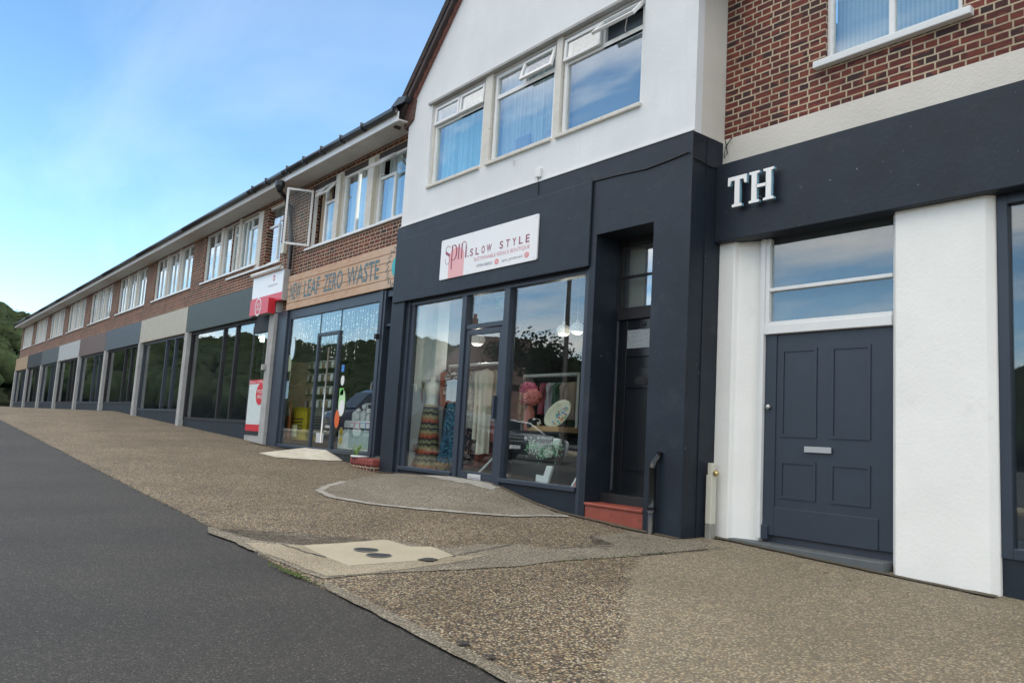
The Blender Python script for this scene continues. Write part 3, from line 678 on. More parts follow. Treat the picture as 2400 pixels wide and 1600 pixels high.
def strk(pts, ws):
    for (a, c), (d, e), w0, w1 in [(pts[i], pts[i + 1], ws[i], ws[i + 1]) for i in range(len(pts) - 1)]:
        b.prism([sp(a - w0, c), sp(a + w0, c), sp(d + w1, e), sp(d - w1, e)], yy - .0015, yy)
# s p i n .  tall thin letters with heavy stems
def curve(cx, cz, rx, rz, a0, a1, n=12): return [(cx + rx * math.cos(R(a0 + (a1 - a0) * i / n)), cz + rz * math.sin(R(a0 + (a1 - a0) * i / n))) for i in range(n + 1)]
def ribbon(pts, w, y=None):
    P = [Vector(sp(*p)) for p in pts]; pr = None
    for i, p in enumerate(P):
        d = (P[min(i + 1, len(P) - 1)] - P[max(i - 1, 0)]).normalized(); n = Vector((-d.y, d.x)); ww = (w[i] if isinstance(w, list) else w)
        q = (p - n * ww, p + n * ww)
        if pr: b.quad(*[(t.x, (y or yy) - .0012, t.y) for t in (pr[0], q[0], q[1], pr[1])])
        pr = q
ribbon(curve(.085, .72, .026, .10, 20, 200), .004); ribbon([(.06, .68), (.075, .63), (.095, .60), (.108, .56)], .022); ribbon(curve(.085, .48, .027, .12, 30, -200), .004)
ribbon([(.135, .80), (.135, .22)], .014); ribbon(curve(.155, .62, .032, .19, 130, -130), [.005 + .012 * max(0, math.cos(R(130 - 260 * i / 12))) for i in range(13)])
ribbon([(.212, .80), (.212, .42)], .014); ribbon([(.246, .80), (.246, .42)], .014); ribbon(curve(.268, .70, .025, .13, 150, 0), .005); ribbon([(.293, .72), (.293, .42)], .014)
q2(b, [(.318 + .007 * math.cos(i), .44 + .018 * math.sin(i)) for i in [k * math.pi / 5 for k in range(10)]])
b.build('lettering', MT['maroon'], sg); b = MB()
for i, ch in enumerate('SLOW STYLE'):
    if ch != ' ':
        cx = .355 + i * .0618; x0_, z0_ = sp(cx - (.017 if ch != 'W' else .024), .425); x1_, z1_ = sp(cx + (.017 if ch != 'W' else .024), .60); text(b, ch, x0_, x1_, z0_, z1_, yy, 0, bold=.01)
b.each('letter', MT['maroon'], sg)
b = MB(); x0_, z0_ = sp(.385, .265); x1_, z1_ = sp(.935, .365); text(b, 'SUSTAINABLE RESALE BOUTIQUE', x0_, x1_, z0_, z1_, yy, 0); b.build('small_lettering', MT['pinktext'], sg)
b = MB(); x0_, z0_ = sp(.42, .115); x1_, z1_ = sp(.585, .185); text(b, '07904 868022', x0_, x1_, z0_, z1_, yy, 0); x0_, z0_ = sp(.675, .10); x1_, z1_ = sp(.87, .18); text(b, 'spin_preloved', x0_, x1_, z0_, z1_, yy, 0); b.each('contact_lettering', MT['greytext'], sg)
b = MB()
for u in (.625, .91): q2(b, [(u + .021 * math.cos(k * math.pi / 9), .15 + .066 * math.sin(k * math.pi / 9)) for k in range(18)])
b.build('round_icons', MT['coral'], sg)
b = MB(); ribbon(curve(.633, .16, .011, .03, 170, 290, 6), .006, yf - .004)
P = [(.902, .125), (.918, .125), (.918, .175), (.902, .175), (.902, .125)]
for p, q in zip(P, P[1:]): ribbon([p, q], .003, yf - .004)
b.build('icon_marks', MT['sign_white'], sg)
b = MB()
for u, v in ((.02, .94), (.98, .94), (.35, .96), (.66, .96), (.02, .04), (.98, .05), (.33, .05), (.66, .05)):
    x, z = sp(u, v); b.prism([(x + .008 * math.cos(a), z + .008 * math.sin(a)) for a in [-k * math.pi / 3 for k in range(6)]], -.080, -.0752)
b.each('screw', MT['metal'], sg)
# bits fixed to the building
def cable(name, lb, pts, r, mat, cat='cable'): return tag(MB().tube(pts, r, 6).build(name, MT[mat]), lb, cat)
cable('cable', 'thin black cable clipped along the slate band to the building corner', [(-8.62, -.06, 3.18) if False else (W.x(1395, 426), -.03, W.z(1395, 426)), (W.x(1450, 412), -.03, W.z(1450, 412)), (W.x(1520, 395), -.03, W.z(1520, 397)), (W.x(1580, 376), -.03, W.z(1580, 374)), (-5.79, -.035, W.z(1628, 355)), (-5.73, .02, 3.33), (-5.725, .3, 3.30), (-5.725, .52, 3.33)], .009, 'black_matt')
x, z = at(1263, 405, -.02); o = tag(MB().box(x - .05, x + .05, -.05, 0, z - .07, z + .07).build('junction_box', MT['upvc'], bevel=.01), 'small white junction box on the white render above the sign', 'junction box')
cable('cable', 'short wire hanging from the white junction box', [(x, -.03, z - .07), (x + .01, -.03, z - .2), (x + .015, -.03, z - .33)], .006, 'black_matt')
x, z = at(1205, 380, -.02); k = [(x + .018 * math.sin(a), -.02 - .01, z + .05 * math.cos(a)) for a in [i * math.pi / 6 for i in range(13)]]
cable('wire_loop', 'small wire loop hanging below the middle window sill', k, .005, 'metal', 'wire loop')
cable('cable', 'loose black wires hanging in the corner beside the brick wall', [(W.x(1716, 322, .5), .5, W.z(1716, 322, .5)), (W.x(1702, 345, .5), .49, W.z(1702, 345, .5)), (W.x(1697, 362, .5), .5, W.z(1697, 362, .5)), (W.x(1700, 372, .5), .48, W.z(1700, 372, .5)), (W.x(1706, 360, .5), .49, W.z(1706, 360, .5)), (W.x(1700, 340, .5), .5, W.z(1700, 330, .5))], .006, 'black_matt')
dp = thing('service_pipe', 'short black pipe rising from the pavement against the pier beside the red step', 'pipe', (-6.11, -.09, -.95))
MB().tube([(-6.11, -.09, -.97), (-6.11, -.09, -.2)], .042, 14).build('pipe', MT['black'], dp, smooth=True)
MB().tube([(-6.11, -.09, -.72), (-6.11, -.09, -.66)], .052, 14).build('collar', MT['black'], dp, smooth=True)
MB().tube([(-6.11, -.09, -.22), (-6.10, -.085, -.16), (-6.07, -.05, -.1), (-6.06, -.04, -.04)], [.045, .04, .034, .03], 12).build('elbow', MT['black'], dp, smooth=True)
cp = thing('cream_pipe', 'cream boxed pipe in the corner of the white pier with a brass cap', 'pipe', (-5.66, .36, -.97))
MB().box(-5.70, -5.62, .33, .42, -.80, -.26).build('lower_casing', MT['cream_pipe'], cp, bevel=.01)
MB().box(-5.695, -5.63, .345, .42, -.26, -.13).build('upper_casing', MT['cream_pipe'], cp, bevel=.01)
MB().box(-5.70, -5.62, .33, .42, -1.0, -.80).build('grey_foot', MT['rim'], cp, bevel=.01)
MB().ball((-5.585, .36, -.24), .033, 12).build('brass_cap', MT['brass'], cp, smooth=True)
# ------------------------------------------------------------------ the brick terrace: zero-waste shop and post office
def z1(x, y): return (600 + x * .2551, 200 + y * .2551)
def z2(x, y): return (600 + x * .2296, 580 + y * .2296)
def z3(x, y): return (600 + x * .2296, 760 + y * .2296)
def za(x, y): return (600 + x * .2041, 440 + y * .2041)     # finer views of the terrace
def zb(x, y): return (600 + x * .2041, 740 + y * .2041)
def zc(x, y): return (760 + x * .2296, 740 + y * .2296)
def terrace(fr, far, xr, xl, gl):
    """fr: stretch of street. far False = the real pair next to the boutique, True = the turned block at the left. xr/xl right and left ends"""
    y = .25; X = lambda p, yy=y: fr.x(p[0], p[1], yy); Z = lambda p, yy=y: fr.z(p[0], p[1], yy)
    def w3(p, yy=y): a, c = fr.at(p[0], p[1], yy); return (a, yy, c)
    def loc(x_, y_, z_): return tuple(fr.m @ Vector((x_, y_, z_)))
    xj = X((660, 700), .2)            # junction of the two shops
    zs = Z(z1(900, 1350), y)          # sill height of the zero-waste shop's windows
    zh = Z(z1(900, 745), y)           # head under the soffit
    ze = Z((790, 357), -.25)          # eaves line
    zs2 = Z(z1(180, 1600), y) if not far else zs
    fT = Z((800, 612), .17); fB = Z((800, 701), .17)
    L = ('brick terraced shop with a timber fascia and three first floor windows under white eaves', 'brick terraced shop with a red and white post office front') if not far else \
        ('taller brick shop at the far left with a pale timber fascia and wide glass front', 'pale fronted end shop of the far left brick block')
    nl = thing('terraced_shop_building', L[0], 'building', loc((xr + xj) / 2, y, gl))
    po = thing('terraced_shop_building', L[1], 'building', loc((xl + xj) / 2, y, gl))
    bm_ = MT['brick']
    # first floor walls with the window strips
    wins = [((500, 700), 'w1'), ((798, 1005), 'w2'), ((1108, 1378), 'w3')]
    Lw = X(z1(505, 1180)); Rw = min(X(z1(1385, 900)), xr - .05)
    hole = (Lw, Rw, zs, zh)
    w = MB(fr); w.wall(xj, xr, fB, ze + .05, y, .22, [hole]); w.build('upper_wall', bm_, nl)
    MB(fr).box(Lw - .12, Rw, y - .05, y + .1, zs - .05, zs).build('sill', MT['upvc'], nl, bevel=.008)
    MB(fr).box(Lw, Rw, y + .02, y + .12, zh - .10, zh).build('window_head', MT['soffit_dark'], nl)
    yw_ = y + .05; zt = Z(z1(1180, 840)); zH = zh - .10
    a0, a1 = Lw + .02, X(z1(700, 1300)); m0 = X(z1(610, 1200))
    c0, c1 = X(z1(775, 1200)), X(z1(1003, 1100)); m1 = X(z1(900, 1100))
    e0, e1 = X(z1(1092, 1100)), Rw - .02; m2 = X(z1(1240, 1000))
    zt = Z(z1(1180, 830)); sc = zs + .03
    v = [(a0, a1, [(a0, m0, sc, zH, 'left', 115), (m0, a1, sc, zt, 'fixed', 0), (m0, a1, zt, zH, 'top', 38)]),
         (c0, c1, [(c0, m1, sc, zH, 'fixed', 0), (m1, c1, sc, zH, 'fixed', 0)]),
         (e0, e1, [(e0, m2, sc, zt, 'fixed', 0), (e0, m2, zt, zH, 'top', 48), (m2, e1, sc, zH, 'fixed', 0)])]
    lab = ['window with its left casement swung wide open over the pavement', 'window with two tall shut lights', 'window with its top light tilted open next to the white gable']
    for k, (p, q, cells) in enumerate(v):
        if far: cells = [(p, (p + q) / 2, sc, zH, 'fixed', 0), ((p + q) / 2, q, sc, zH, 'fixed', 0)]
        o = win(nl, fr, p, q, sc - .02, zH, yw_, cells=cells, t=.055)
        if not far: o['label'] = lab[k]
    b = MB(fr); b.box(a1, c0, y - .0, y + .16, sc - .02, zh - .002).box(c1, e0, y - .0, y + .16, sc - .02, zh - .002); b.each('window_post', MT['timber_white'], nl)
    b = MB(fr); b.box(a1 + (c0 - a1) * .62, c0 - .01, y - .006, y - .001, sc, zh - .05).box(c1 + (e0 - c1) * .62, e0 - .01, y - .006, y - .001, sc, zh - .05); b.each('bare_mortar', MT['slab'], nl)
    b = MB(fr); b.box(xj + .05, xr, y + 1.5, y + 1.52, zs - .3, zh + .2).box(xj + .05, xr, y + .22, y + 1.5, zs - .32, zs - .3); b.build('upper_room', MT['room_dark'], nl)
    for k, (p, q, m) in enumerate(((a0 + .02, a0 + .5, 'curtain_tan'), (c0, c0 + .55, 'curtain_pale'), (e0, e0 + .5, 'curtain_pale'), (m2, e1, 'curtain_blue'))):
        if far: continue
        b = MB(fr); n = 24
        for i in range(n):
            xa, xb = p + (q - p) * i / n, p + (q - p) * (i + 1) / n; f = lambda x: y + .26 + .03 * math.sin(x * 50)
            b.quad((xa, f(xa), zs), (xb, f(xb), zs), (xb, f(xb), zh), (xa, f(xa), zh))
        tag(b.build('curtain', MT[m], smooth=True), ['tan curtain behind the wide open casement of the brick terrace', 'pale curtain at the left of the middle brick terrace window', 'pale curtain behind the tilted top light of the brick terrace', 'blue curtain in the terrace window nearest the white gable'][k], 'curtain')
    # eaves: soffit, white board, gutter, roof
    for (p, q, root, white) in ((X(za(340, 100), -.2) if not far else xj, xr, nl, 1), (xl, X(za(340, 100), -.2) if not far else xj, po, 1)):
        MB(fr).box(p, q, -.22, y, ze - .0, ze + .03).build('soffit', MT['soffit'], root)
        MB(fr).box(p + .002, q, -.25, -.22, ze - .02, ze + .16).build('eaves_board', MT['upvc'] if root is nl else MT['soffit'], root)
        g = MB(fr); g.tube([(p, -.31, ze + .17), (q, -.31, ze + .17)], .062, 10); g.build('gutter', MT['gutter'], root, smooth=True)
        r = MB(fr); hr = .35 if far else 4.0
        n_ = Vector((0, .766, .643))
        r.quad((p, -.33, ze + .22), (q, -.33, ze + .22), (q, 4.2, ze + hr), (p, 4.2, ze + hr)); r.quad((p, -.33, ze + .19), (p, -.33, ze + .22), (p, 4.2, ze + hr), (p, 8, ze))
        r.quad((p, 4.2, ze + hr), (q, 4.2, ze + hr), (q, 8.7, ze + .2), (p, 8.7, ze + .2)); r.quad((p, -.33, ze + .19), (q, -.33, ze + .19), (q, -.33, ze + .22), (p, -.33, ze + .22))
        r.build('roof', MT['tile'], root)
        br = MB(fr)
        for i in range(int((q - p) / .9)): br.box(p + .3 + i * .9, p + .33 + i * .9, -.38, -.22, ze + .10, ze + .25)
        if not far: br.each('gutter_bracket', MT['gutter'], root)
    # upper wall of the post office with its window
    p0, p1 = X(za(-260, 500)) if not far else xl + .3, X(za(300, 500))
    w = MB(fr); w.wall(xl, xj, fB, ze + .05, y, .22, [(p0, p1, zs - .06, zh)]); w.build('upper_wall', bm_, po)
    q1 = X(za(75, 500)); q2 = X(za(232, 500)); q0 = X(za(35, 400))
    win(po, fr, q1, p1, zs - .03, zh, yw_, cells=[(q1, q2, zs - .03, zt, 'fixed', 0), (q1, q2, zt, zh, 'fixed', 0), (q2, p1, zs - .03, zt + .1, 'fixed', 0), (q2, p1, zt + .1, zh, 'fixed', 0)])
    MB(fr).box(q0, q1, y - .01, y + .15, zs - .03, zh - .002).build('window_post', MT['timber_white'], po)
    if not far: win(po, fr, p0, q0, zs - .03, zh, yw_, cells=[(p0, (p0 + q0) / 2, zs - .03, zh, 'fixed', 0), ((p0 + q0) / 2, q0, zs - .03, zh, 'fixed', 0)])
    MB(fr).box(p0 - .1, p1 + .05, y - .05, y + .1, zs - .10, zs - .05).build('sill', MT['upvc'], po, bevel=.008)
    MB(fr).box(p0, p1, y + .3, y + .32, zs - .2, zh).build('net_curtain', MT['curtain_pale'], po)
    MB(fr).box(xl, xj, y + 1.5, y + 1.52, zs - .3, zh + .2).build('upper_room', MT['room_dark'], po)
    # party walls and backs keep the interiors closed
    for root, p, q in ((nl, xj, xr), (po, xl, xj)):
        b = MB(fr); b.box(p, p + .05, y + .2, 6, gl - .6, ze).box(q - .05, q, y + .2, 6, gl - .6, ze).box(p, q, 6, 6.05, gl - .6, ze + .1).box(p + .05, q - .05, y + .22, 6, fB - .06, fB + .02); b.build('inner_walls', MT['room_dark'], root)
        MB(fr).box(p + .05, q - .05, y - .02, 6, gl - .2, gl + .10).build('shop_floor', MT['floor_int'], root)
    # ---- zero-waste shopfront
    yg = .22
    zS = Z(z3(700, 1265), .2); zT = Z(z2(825, 640), .2)
    gl0, gl1 = X(z3(240, 1210), .2), X(z3(1152, 1290), .2)
    fl = X(z3(150, 1215), .2)
    f = MB(fr)
    f.box(xj + .03, gl0 - .10, yg - .08, yg + .1, gl - .5, fB).box(gl0 - .10, gl0, yg - .03, yg + .08, zS, fB)
    f.box(gl1, gl1 + .12, yg - .05, yg + .08, zS - .02, fB).box(gl0, gl1, yg - .03, yg + .08, zT, fB).box(gl0 - .1, gl1 + .12, yg - .06, yg + .1, zS - .07, zS)
    sh = f.build('shopfront_frame', MT['dark_frame'], nl, bevel=.006)
    MB(fr).box(gl0 - .1, gl1 + .1, yg - .01, yg + .1, gl - .5, zS - .07).build('stall_riser', MT['dark'], nl)
    d0, d1 = X(z3(545, 1240), .2), X(z3(750, 1265), .2); dT = Z(z3(760, 75), .2)
    for p, q in ((gl0, d0), (d1, gl1)): MB(fr).box(p, q, yg + .0, yg + .01, zS, zT).build('pane', MT['glass'], sh)
    MB(fr).box(d0, d1, yg + .0, yg + .01, dT, zT).build('pane', MT['glass'], sh)
    b = MB(fr); b.box(d0 - .012, d0 + .0, yg - .006, yg + .016, dT, zT).box(d1, d1 + .012, yg - .006, yg + .016, dT, zT); b.each('glass_joint', MT['black_matt'], sh)
    D = MB(fr); t = .07; D.box(d0 - .04, d0 + t - .04, yg - .04, yg + .03, zS - .06, dT).box(d1 - t + .04, d1 + .04, yg - .04, yg + .03, zS - .06, dT).box(d0 + t - .04, d1 - t + .04, yg - .04, yg + .03, dT - t, dT)
    dd = D.build('shop_door', MT['dark_frame'], nl, bevel=.004)
    MB(fr).box(d0 + t - .04, d1 - t + .04, yg - .01, yg - .0, zS - .05, dT - t).build('door_pane', MT['glass'], dd)
    hx = d1 - .24; b = MB(fr); b.tube([(hx, yg - .11, zS + .12), (hx, yg - .11, dT - .35)], .018, 10)
    for zz in (zS + .35, dT - .55): b.tube([(hx, yg - .11, zz), (hx + .0, yg - .01, zz)], .012, 8)
    b.build('pull_handle', MT['metal'], dd, smooth=True)
    # dark side door at the right of the shopfront
    if not far:
        sdr = MB(fr); sdr.box(gl1 + .12, xr + .2, yg + .12, yg + .16, gl - .3, fB).box(gl1 + .12, gl1 + .2, yg - .03, yg + .12, gl - .3, fB).box(gl1 + .2, xr + .2, yg, yg + .12, fB - .14, fB).box(gl1 + .2, xr + .2, yg + .02, yg + .12, Z(z3(1350, 30), .3), Z(z3(1350, 0), .3))
        o = sdr.build('side_door', MT['dark_frame'], nl, bevel=.005)
        MB(fr).box(gl1 + .24, xr, yg + .115, yg + .119, Z(z2(1350, 770), .3), Z(z2(1350, 630), .3)).build('door_glass', MT['glass_obs'], o)
        MB(fr).box(gl1 + .02, gl1 + .10, yg - .12, yg - .05, Z(z2(1265, 935), .2), Z(z2(1265, 885), .2)).build('lock_box', MT['black_matt'], o, bevel=.01)
        MB(fr).box(gl1 + .0, xr + .2, yg - .10, yg + .1, zS - .17, zS - .07).build('timber_ledge', plain('weathered_wood', (.10, .085, .07)), nl, bevel=.01)
    # ---- post office front
    c0_, c1_ = X((630, 1040), .12), X((654, 1040), .12)
    MB(fr).box(xj - .30, xj + .02, .06, .34, gl - .5, fB - .02).build('concrete_pier', MT['conc_post'], po, bevel=.01)
    MB(fr).box(xj - .17, xj + .02, .08, .34, fB - .0, fT + .02).build('pier_head', MT['conc_post'], po, bevel=.01)
    xg = xj - .30; zP = Z(zb(80, 1330), .2)
    b = MB(fr); b.box(xl, xg, .17, .25, zP - .1, zP).box(xl, xg, .15, .27, Z(zb(60, 195), .2), Z(zb(60, 120), .2)).box(xl, xg, .2, .3, Z(zb(60, 120), .2), fB + .1).box(xg - .09, xg, .17, .26, zP, fB)
    o = b.build('shopfront_frame', MT['black_matt'], po)
    MB(fr).box(xl, xg - .09, .2, .21, zP, Z(zb(60, 195), .2)).build('pane', MT['glass'], o)
    MB(fr).box(xl, xg, .18, .26, gl - .5, zP - .1).build('stall_riser', MT['conc_post'], po)
    MB(fr).box(xg - .02, xg + .10, -.02, .06, Z(zb(140, 620), .05), Z(zb(140, 555), .05)).build('alarm_box', MT['conc_post'], po, bevel=.01)
    # shop interiors: daylight, with the fairy lights and strip lights set further down
    # ---- fascia boards
    if not far:
        bx0, bx1 = X(z2(305, 650), .14), xr + .1
        ts = thing('timber_shop_sign', 'long sign of rough planks painted NEW LEAF ZERO WASTE on the brick terrace', 'sign', ((bx0 + bx1) / 2, .14, fB))
        n = 5; zz = [fB + (fT - fB) * i / n for i in range(n + 1)]
        for i in range(n):
            b = MB(fr); e = [random.uniform(-.01, .01) for _ in range(4)]
            b.box(bx0 + random.uniform(0, .02), bx1, .13, .165, zz[i] + .006, zz[i + 1] - .004); b.build('plank', MT['timber'], ts, bevel=.004)
        MB(fr).box(bx0 + .02, bx1, .165, .20, fB, fT).build('backing_board', MT['black_matt'], ts)
        b = MB(fr); lx0, lx1 = X(z2(350, 450), .13), X(z2(1255, 250), .13); h = (fT - fB)
        wx = [(.0, .145, 'NEW'), (.185, .375, 'LEAF'), (.425, .635, 'ZERO'), (.685, 1.0, 'WASTE')]
        for p, q, s in wx: text(b, s, lx0 + (lx1 - lx0) * p, lx0 + (lx1 - lx0) * q, fB + h * .27, fB + h * .74, .127, 0, bold=.012)
        b.each('lettering', MT['teal_text'], ts)
        b = MB(fr); cx, cz = X((932, 620), .13), Z((930, 624), .13) ; b.prism([(cx + .20 * math.cos(a), cz + .20 * math.sin(a)) for a in [-k * math.pi / 14 for k in range(28)]], .122, .127); b.build('turquoise_disc', MT['turq'], ts)
        b = MB(fr)
        for k in range(26):
            a = R(100 + k * 6.2); rr = .34 + .03 * (k % 3); x_, z_ = cx + rr * math.cos(a), cz + rr * math.sin(a); an = a + random.uniform(-.8, .8)
            b.prism([(x_ - .035 * math.cos(an), z_ - .035 * math.sin(an)), (x_ + .012 * math.sin(an), z_ - .012 * math.cos(an)), (x_ + .035 * math.cos(an), z_ + .035 * math.sin(an)), (x_ - .012 * math.sin(an), z_ + .012 * math.cos(an))], .124, .127)
        b.build('leaf_wreath', MT['teal_text'], ts)
    else:
        b = MB(fr)
        ts = thing('timber_shop_sign', 'blank pale timber fascia across the wide glass front at the far left', 'sign', loc((xj + xr) / 2, .14, fB))
        for i in range(4): MB(fr).box(xj + .03, xr, .13, .165, fB + (fT - fB) * i / 4 + .004, fB + (fT - fB) * (i + 1) / 4 - .004).build('plank', MT['timber'], ts, bevel=.004)
    return nl, po, dict(X=X, Z=Z, xj=xj, fT=fT, fB=fB, zS=zS, gl0=gl0, gl1=gl1, d0=d0, d1=d1, dT=dT, zT=zT, ze=ze, xg=xg, yg=yg, zP=zP)
XL600 = W.x(596, 800, .2)
nl, po, K = terrace(W, False, -12.385, XL600, -.55)
# ---- post office sign, box sign, poster
X, Z = K['X'], K['Z']
ps = thing('post_office_sign', 'white and red illuminated style fascia of the post office', 'sign', (-18.2, .1, K['fB']))
e = X(za(340, 1000), .05); zt_ = Z(za(335, 935), .05); zm = Z(za(300, 1195), .05); zl = Z(za(300, 1285), .05)
MB().box(XL600, e - .05, .03, .15, zm, zt_).build('white_panel', MT['sign_white'], ps, bevel=.004)
MB().box(XL600, e - .05, .02, .15, zl, zm - .003).build('red_band', MT['po_red'], ps, bevel=.004)
MB().box(e - .05, e, .02, .16, zl - .01, zt_ + .01).build('end_trim', MT['conc_post'], ps, bevel=.004)
MB().tube([(XL600, -.02, zt_ + .06), (e - .12, -.02, zt_ + .05)], .045, 12).build('sign_light', MT['upvc'], ps, smooth=True)
b = MB(); tx0, tx1 = X(za(148, 1100), .03), X(za(250, 1100), .03); text(b, 'MoneyGram', tx0, tx1, Z(za(200, 1135), .03), Z(za(200, 1100), .03), .028, 0); b.build('lettering', MT['greytext'], ps)
b = MB(); cx, cz = X(za(208, 1040), .03), Z(za(208, 1035), .03); b.prism([(cx + .06 * math.cos(a), cz + .075 * math.sin(a)) for a in [-k * math.pi / 9 for k in range(18)]], .026, .029); b.build('round_mark', MT['po_red'], ps)
b = MB(); b.prism([(cx + .01 + .03 * math.cos(a), cz - .01 + .04 * math.sin(a)) for a in [-k * math.pi / 9 for k in range(18)]], .022, .025); b.build('mark_hole', MT['sign_white'], ps)
def ringtext(root, cx, cz, r, y, words, fg, bg_, ring=True):
    b = MB(); b.prism([(cx + r * math.cos(a), cz + r * math.sin(a)) for a in [-k * math.pi / 16 for k in range(32)]], y - .006, y); b.build('round_badge', MT[bg_], root)
    b = MB()
    for i, s in enumerate(words): text(b, s, cx - r * .66, cx + r * .66, cz + (.08 - i * .5) * r, cz + (.42 - i * .5) * r, y - .008, 0, bold=.01)
    b.build('lettering', MT[fg], root)
bs = thing('post_office_box_sign', 'red box sign with a round white ring badge standing out below the post office fascia', 'sign', (-18.2, -.2, zl - .4))
p, q = W.x(za(0, 1)[0] - 12, 700, -.12), W.x(*za(135, 1350), -.12); zz0, zz1 = W.z(*za(130, 1432), -.12), W.z(*za(130, 1262), -.12)
MB().box(p, q, -.12, -.10, zz0, zz1).build('red_face', MT['po_red'], bs)
MB().box(q, q + .02, -.12, .06, zz0, zz1).build('side_edge', MT['po_red'], bs)
MB().box(p, q - .001, -.10, .06, zz0 + .01, zz1 - .01).build('box_body', MT['conc_post'], bs)
rx, rz = W.at(*za(25, 1368), -.12); b = MB()
for k in range(24):
    a0, a1 = k * math.pi / 12, (k + 1) * math.pi / 12; b.quad(*[(rx + rr * math.cos(a) * 1.0, -.124, rz + rr * 1.1 * math.sin(a)) for rr, a in ((.17, a0), (.17, a1), (.20, a1), (.20, a0))])
b.build('white_ring', MT['sign_white'], bs)
b = MB(); text(b, 'POST', rx - .11, rx + .11, rz + .01, rz + .09, -.122, 0); text(b, 'OFFICE', rx - .13, rx + .13, rz - .09, rz - .02, -.122, 0); b.build('lettering', MT['sign_white'], bs)
pp = thing('window_poster', 'tall white poster with a red POST OFFICE roundel in the post office window', 'poster', (-18.4, .19, K['zP']))
p, q = XL600, W.x(*zb(125, 760), .19); za0, zb0 = W.z(*zb(70, 1325), .19), W.z(*zb(120, 775), .19)
q = min(q, K['xg'] - .1)
MB().box(p, q, .188, .192, K['zP'], zb0).build('poster_sheet', plain('poster_pale', (.62, .70, .70), .4), pp)
MB().box(p, q, .184, .187, zb0, zb0 + .10).build('red_heading', MT['po_red'], pp); MB().box(p, q, .184, .187, K['zP'], K['zP'] + .16).build('red_footer', MT['po_red'], pp)
b = MB(); text(b, 'Post Office', p + .02, q - .02, zb0 + .02, zb0 + .08, .183, 0); b.build('heading_text', MT['sign_white'], pp)
cx, cz = W.at(*zb(46, 898), .185); ringtext(pp, cx, cz, .26, .187, ('POST', 'OFFICE'), 'sign_white', 'po_red')
b = MB()
for i in range(5): text(b, 'lllllll', q - .30, q - .08, cz - .75 - i * .11, cz - .71 - i * .11, .186, 0) if False else b.box(q - .30, q - .08 - .03 * (i % 2), .185, .187, cz - .75 - i * .11, cz - .72 - i * .11)
b.build('small_print', plain('print_pink', (.6, .3, .33)), pp)
# sensor box and pipes on the brick between the shops
x, z = at(*za(320, 700), .2); o = tag(MB().box(x - .09, x + .09, .15, .25, z - .13, z + .15).build('sensor_box', MT['cream_pipe'], bevel=.015), 'cream sensor box with a wire on the brick pier between the terrace windows', 'sensor box')
cable('cable', 'thin wire running down from the cream sensor box', [(x + .03, .2, z - .13), (x + .04, .22, z - .6), (x + .03, .22, z - 1.0)], .012, 'rim')
dp2 = thing('downpipe', 'black downpipe between the two terrace shops, bending out to the gutter', 'downpipe', (W.x(*za(400, 700), .15), .15, K['fT']))
P = [W3(*za(270, 30), -.3), W3(*za(300, 70), -.15), W3(*za(360, 160), .1), W3(*za(390, 230), .15), W3(*za(405, 640), .15), W3(*za(372, 980), .15)]
MB().tube(P, .055, 10).build('pipe', MT['gutter'], dp2, smooth=True)
MB().tube([Vector(P[3]) + Vector((0, 0, .05)), Vector(P[3]) - Vector((0, 0, .12))], .08, 10).build('collar', MT['gutter'], dp2, smooth=True)
MB().lathe([(.06, 0), (.11, .1), (.11, .22), (.06, .22)], P[0], 10).build('hopper', MT['gutter'], dp2)
# brick planter with a spider plant in front of the side door
px0, px1 = W.x(*zc(295, 1500), -.08), -12.47
pt = thing('brick_planter', 'low red painted brick planter against the slate pier', 'planter', ((px0 + px1) / 2, -.05, -.65))
zt_ = W.z(*zc(350, 1447), -.15); g_ = gz(px0, -.1)
MB().box(px0 + .03, px1, -.13, .12, g_ - .2, zt_ - .10).build('planter_wall', bpy.data.materials['red_brick'], pt)
b = MB(); n = 9
for i in range(n):
    a = px0 + (px1 - px0) * i / n; b.box(a + .006, a + (px1 - px0) / n - .006, -.16, .12, zt_ - .12, zt_)
b.each('coping_brick', plain('coping_red', (.24, .055, .045), .6), pt, bevel=.025)
sp_ = thing('spider_plant', 'small spider plant with arching striped leaves in the red brick planter', 'plant', W3(*zc(330, 1440), -.05))
b = MB(); c = Vector(W3(*zc(330, 1438), -.05))
MB().lathe([(.06, 0), (.16, .0), (.17, .03), (.06, .03)], (c.x + .12, c.y, c.z), 20).build('white_saucer', MT['upvc'], sp_, smooth=True)
for i in range(46):
    a = random.uniform(0, 6.28); l = random.uniform(.15, .30) * (2.1 if 2.4 < a < 3.6 else 1); u = .22 * random.uniform(.5, 1.2); pr = None
    for k in range(7):
        t = k / 6; p = c + Vector((math.cos(a) * l * t, math.sin(a) * l * t * .6, u * math.sin(t * 2.4) * (1 if l < .4 else .8) - (.22 * t * t if l > .4 else 0))); w_ = .009 * (1 - t * .85); sd2 = Vector((-math.sin(a), math.cos(a), 0)) * w_
        if pr: b.quad(pr[0], p - sd2, p + sd2, pr[1])
        pr = (p - sd2, p + sd2)
b.build('leaves', plain('plant_leaf', (.16, .26, .06)), sp_)

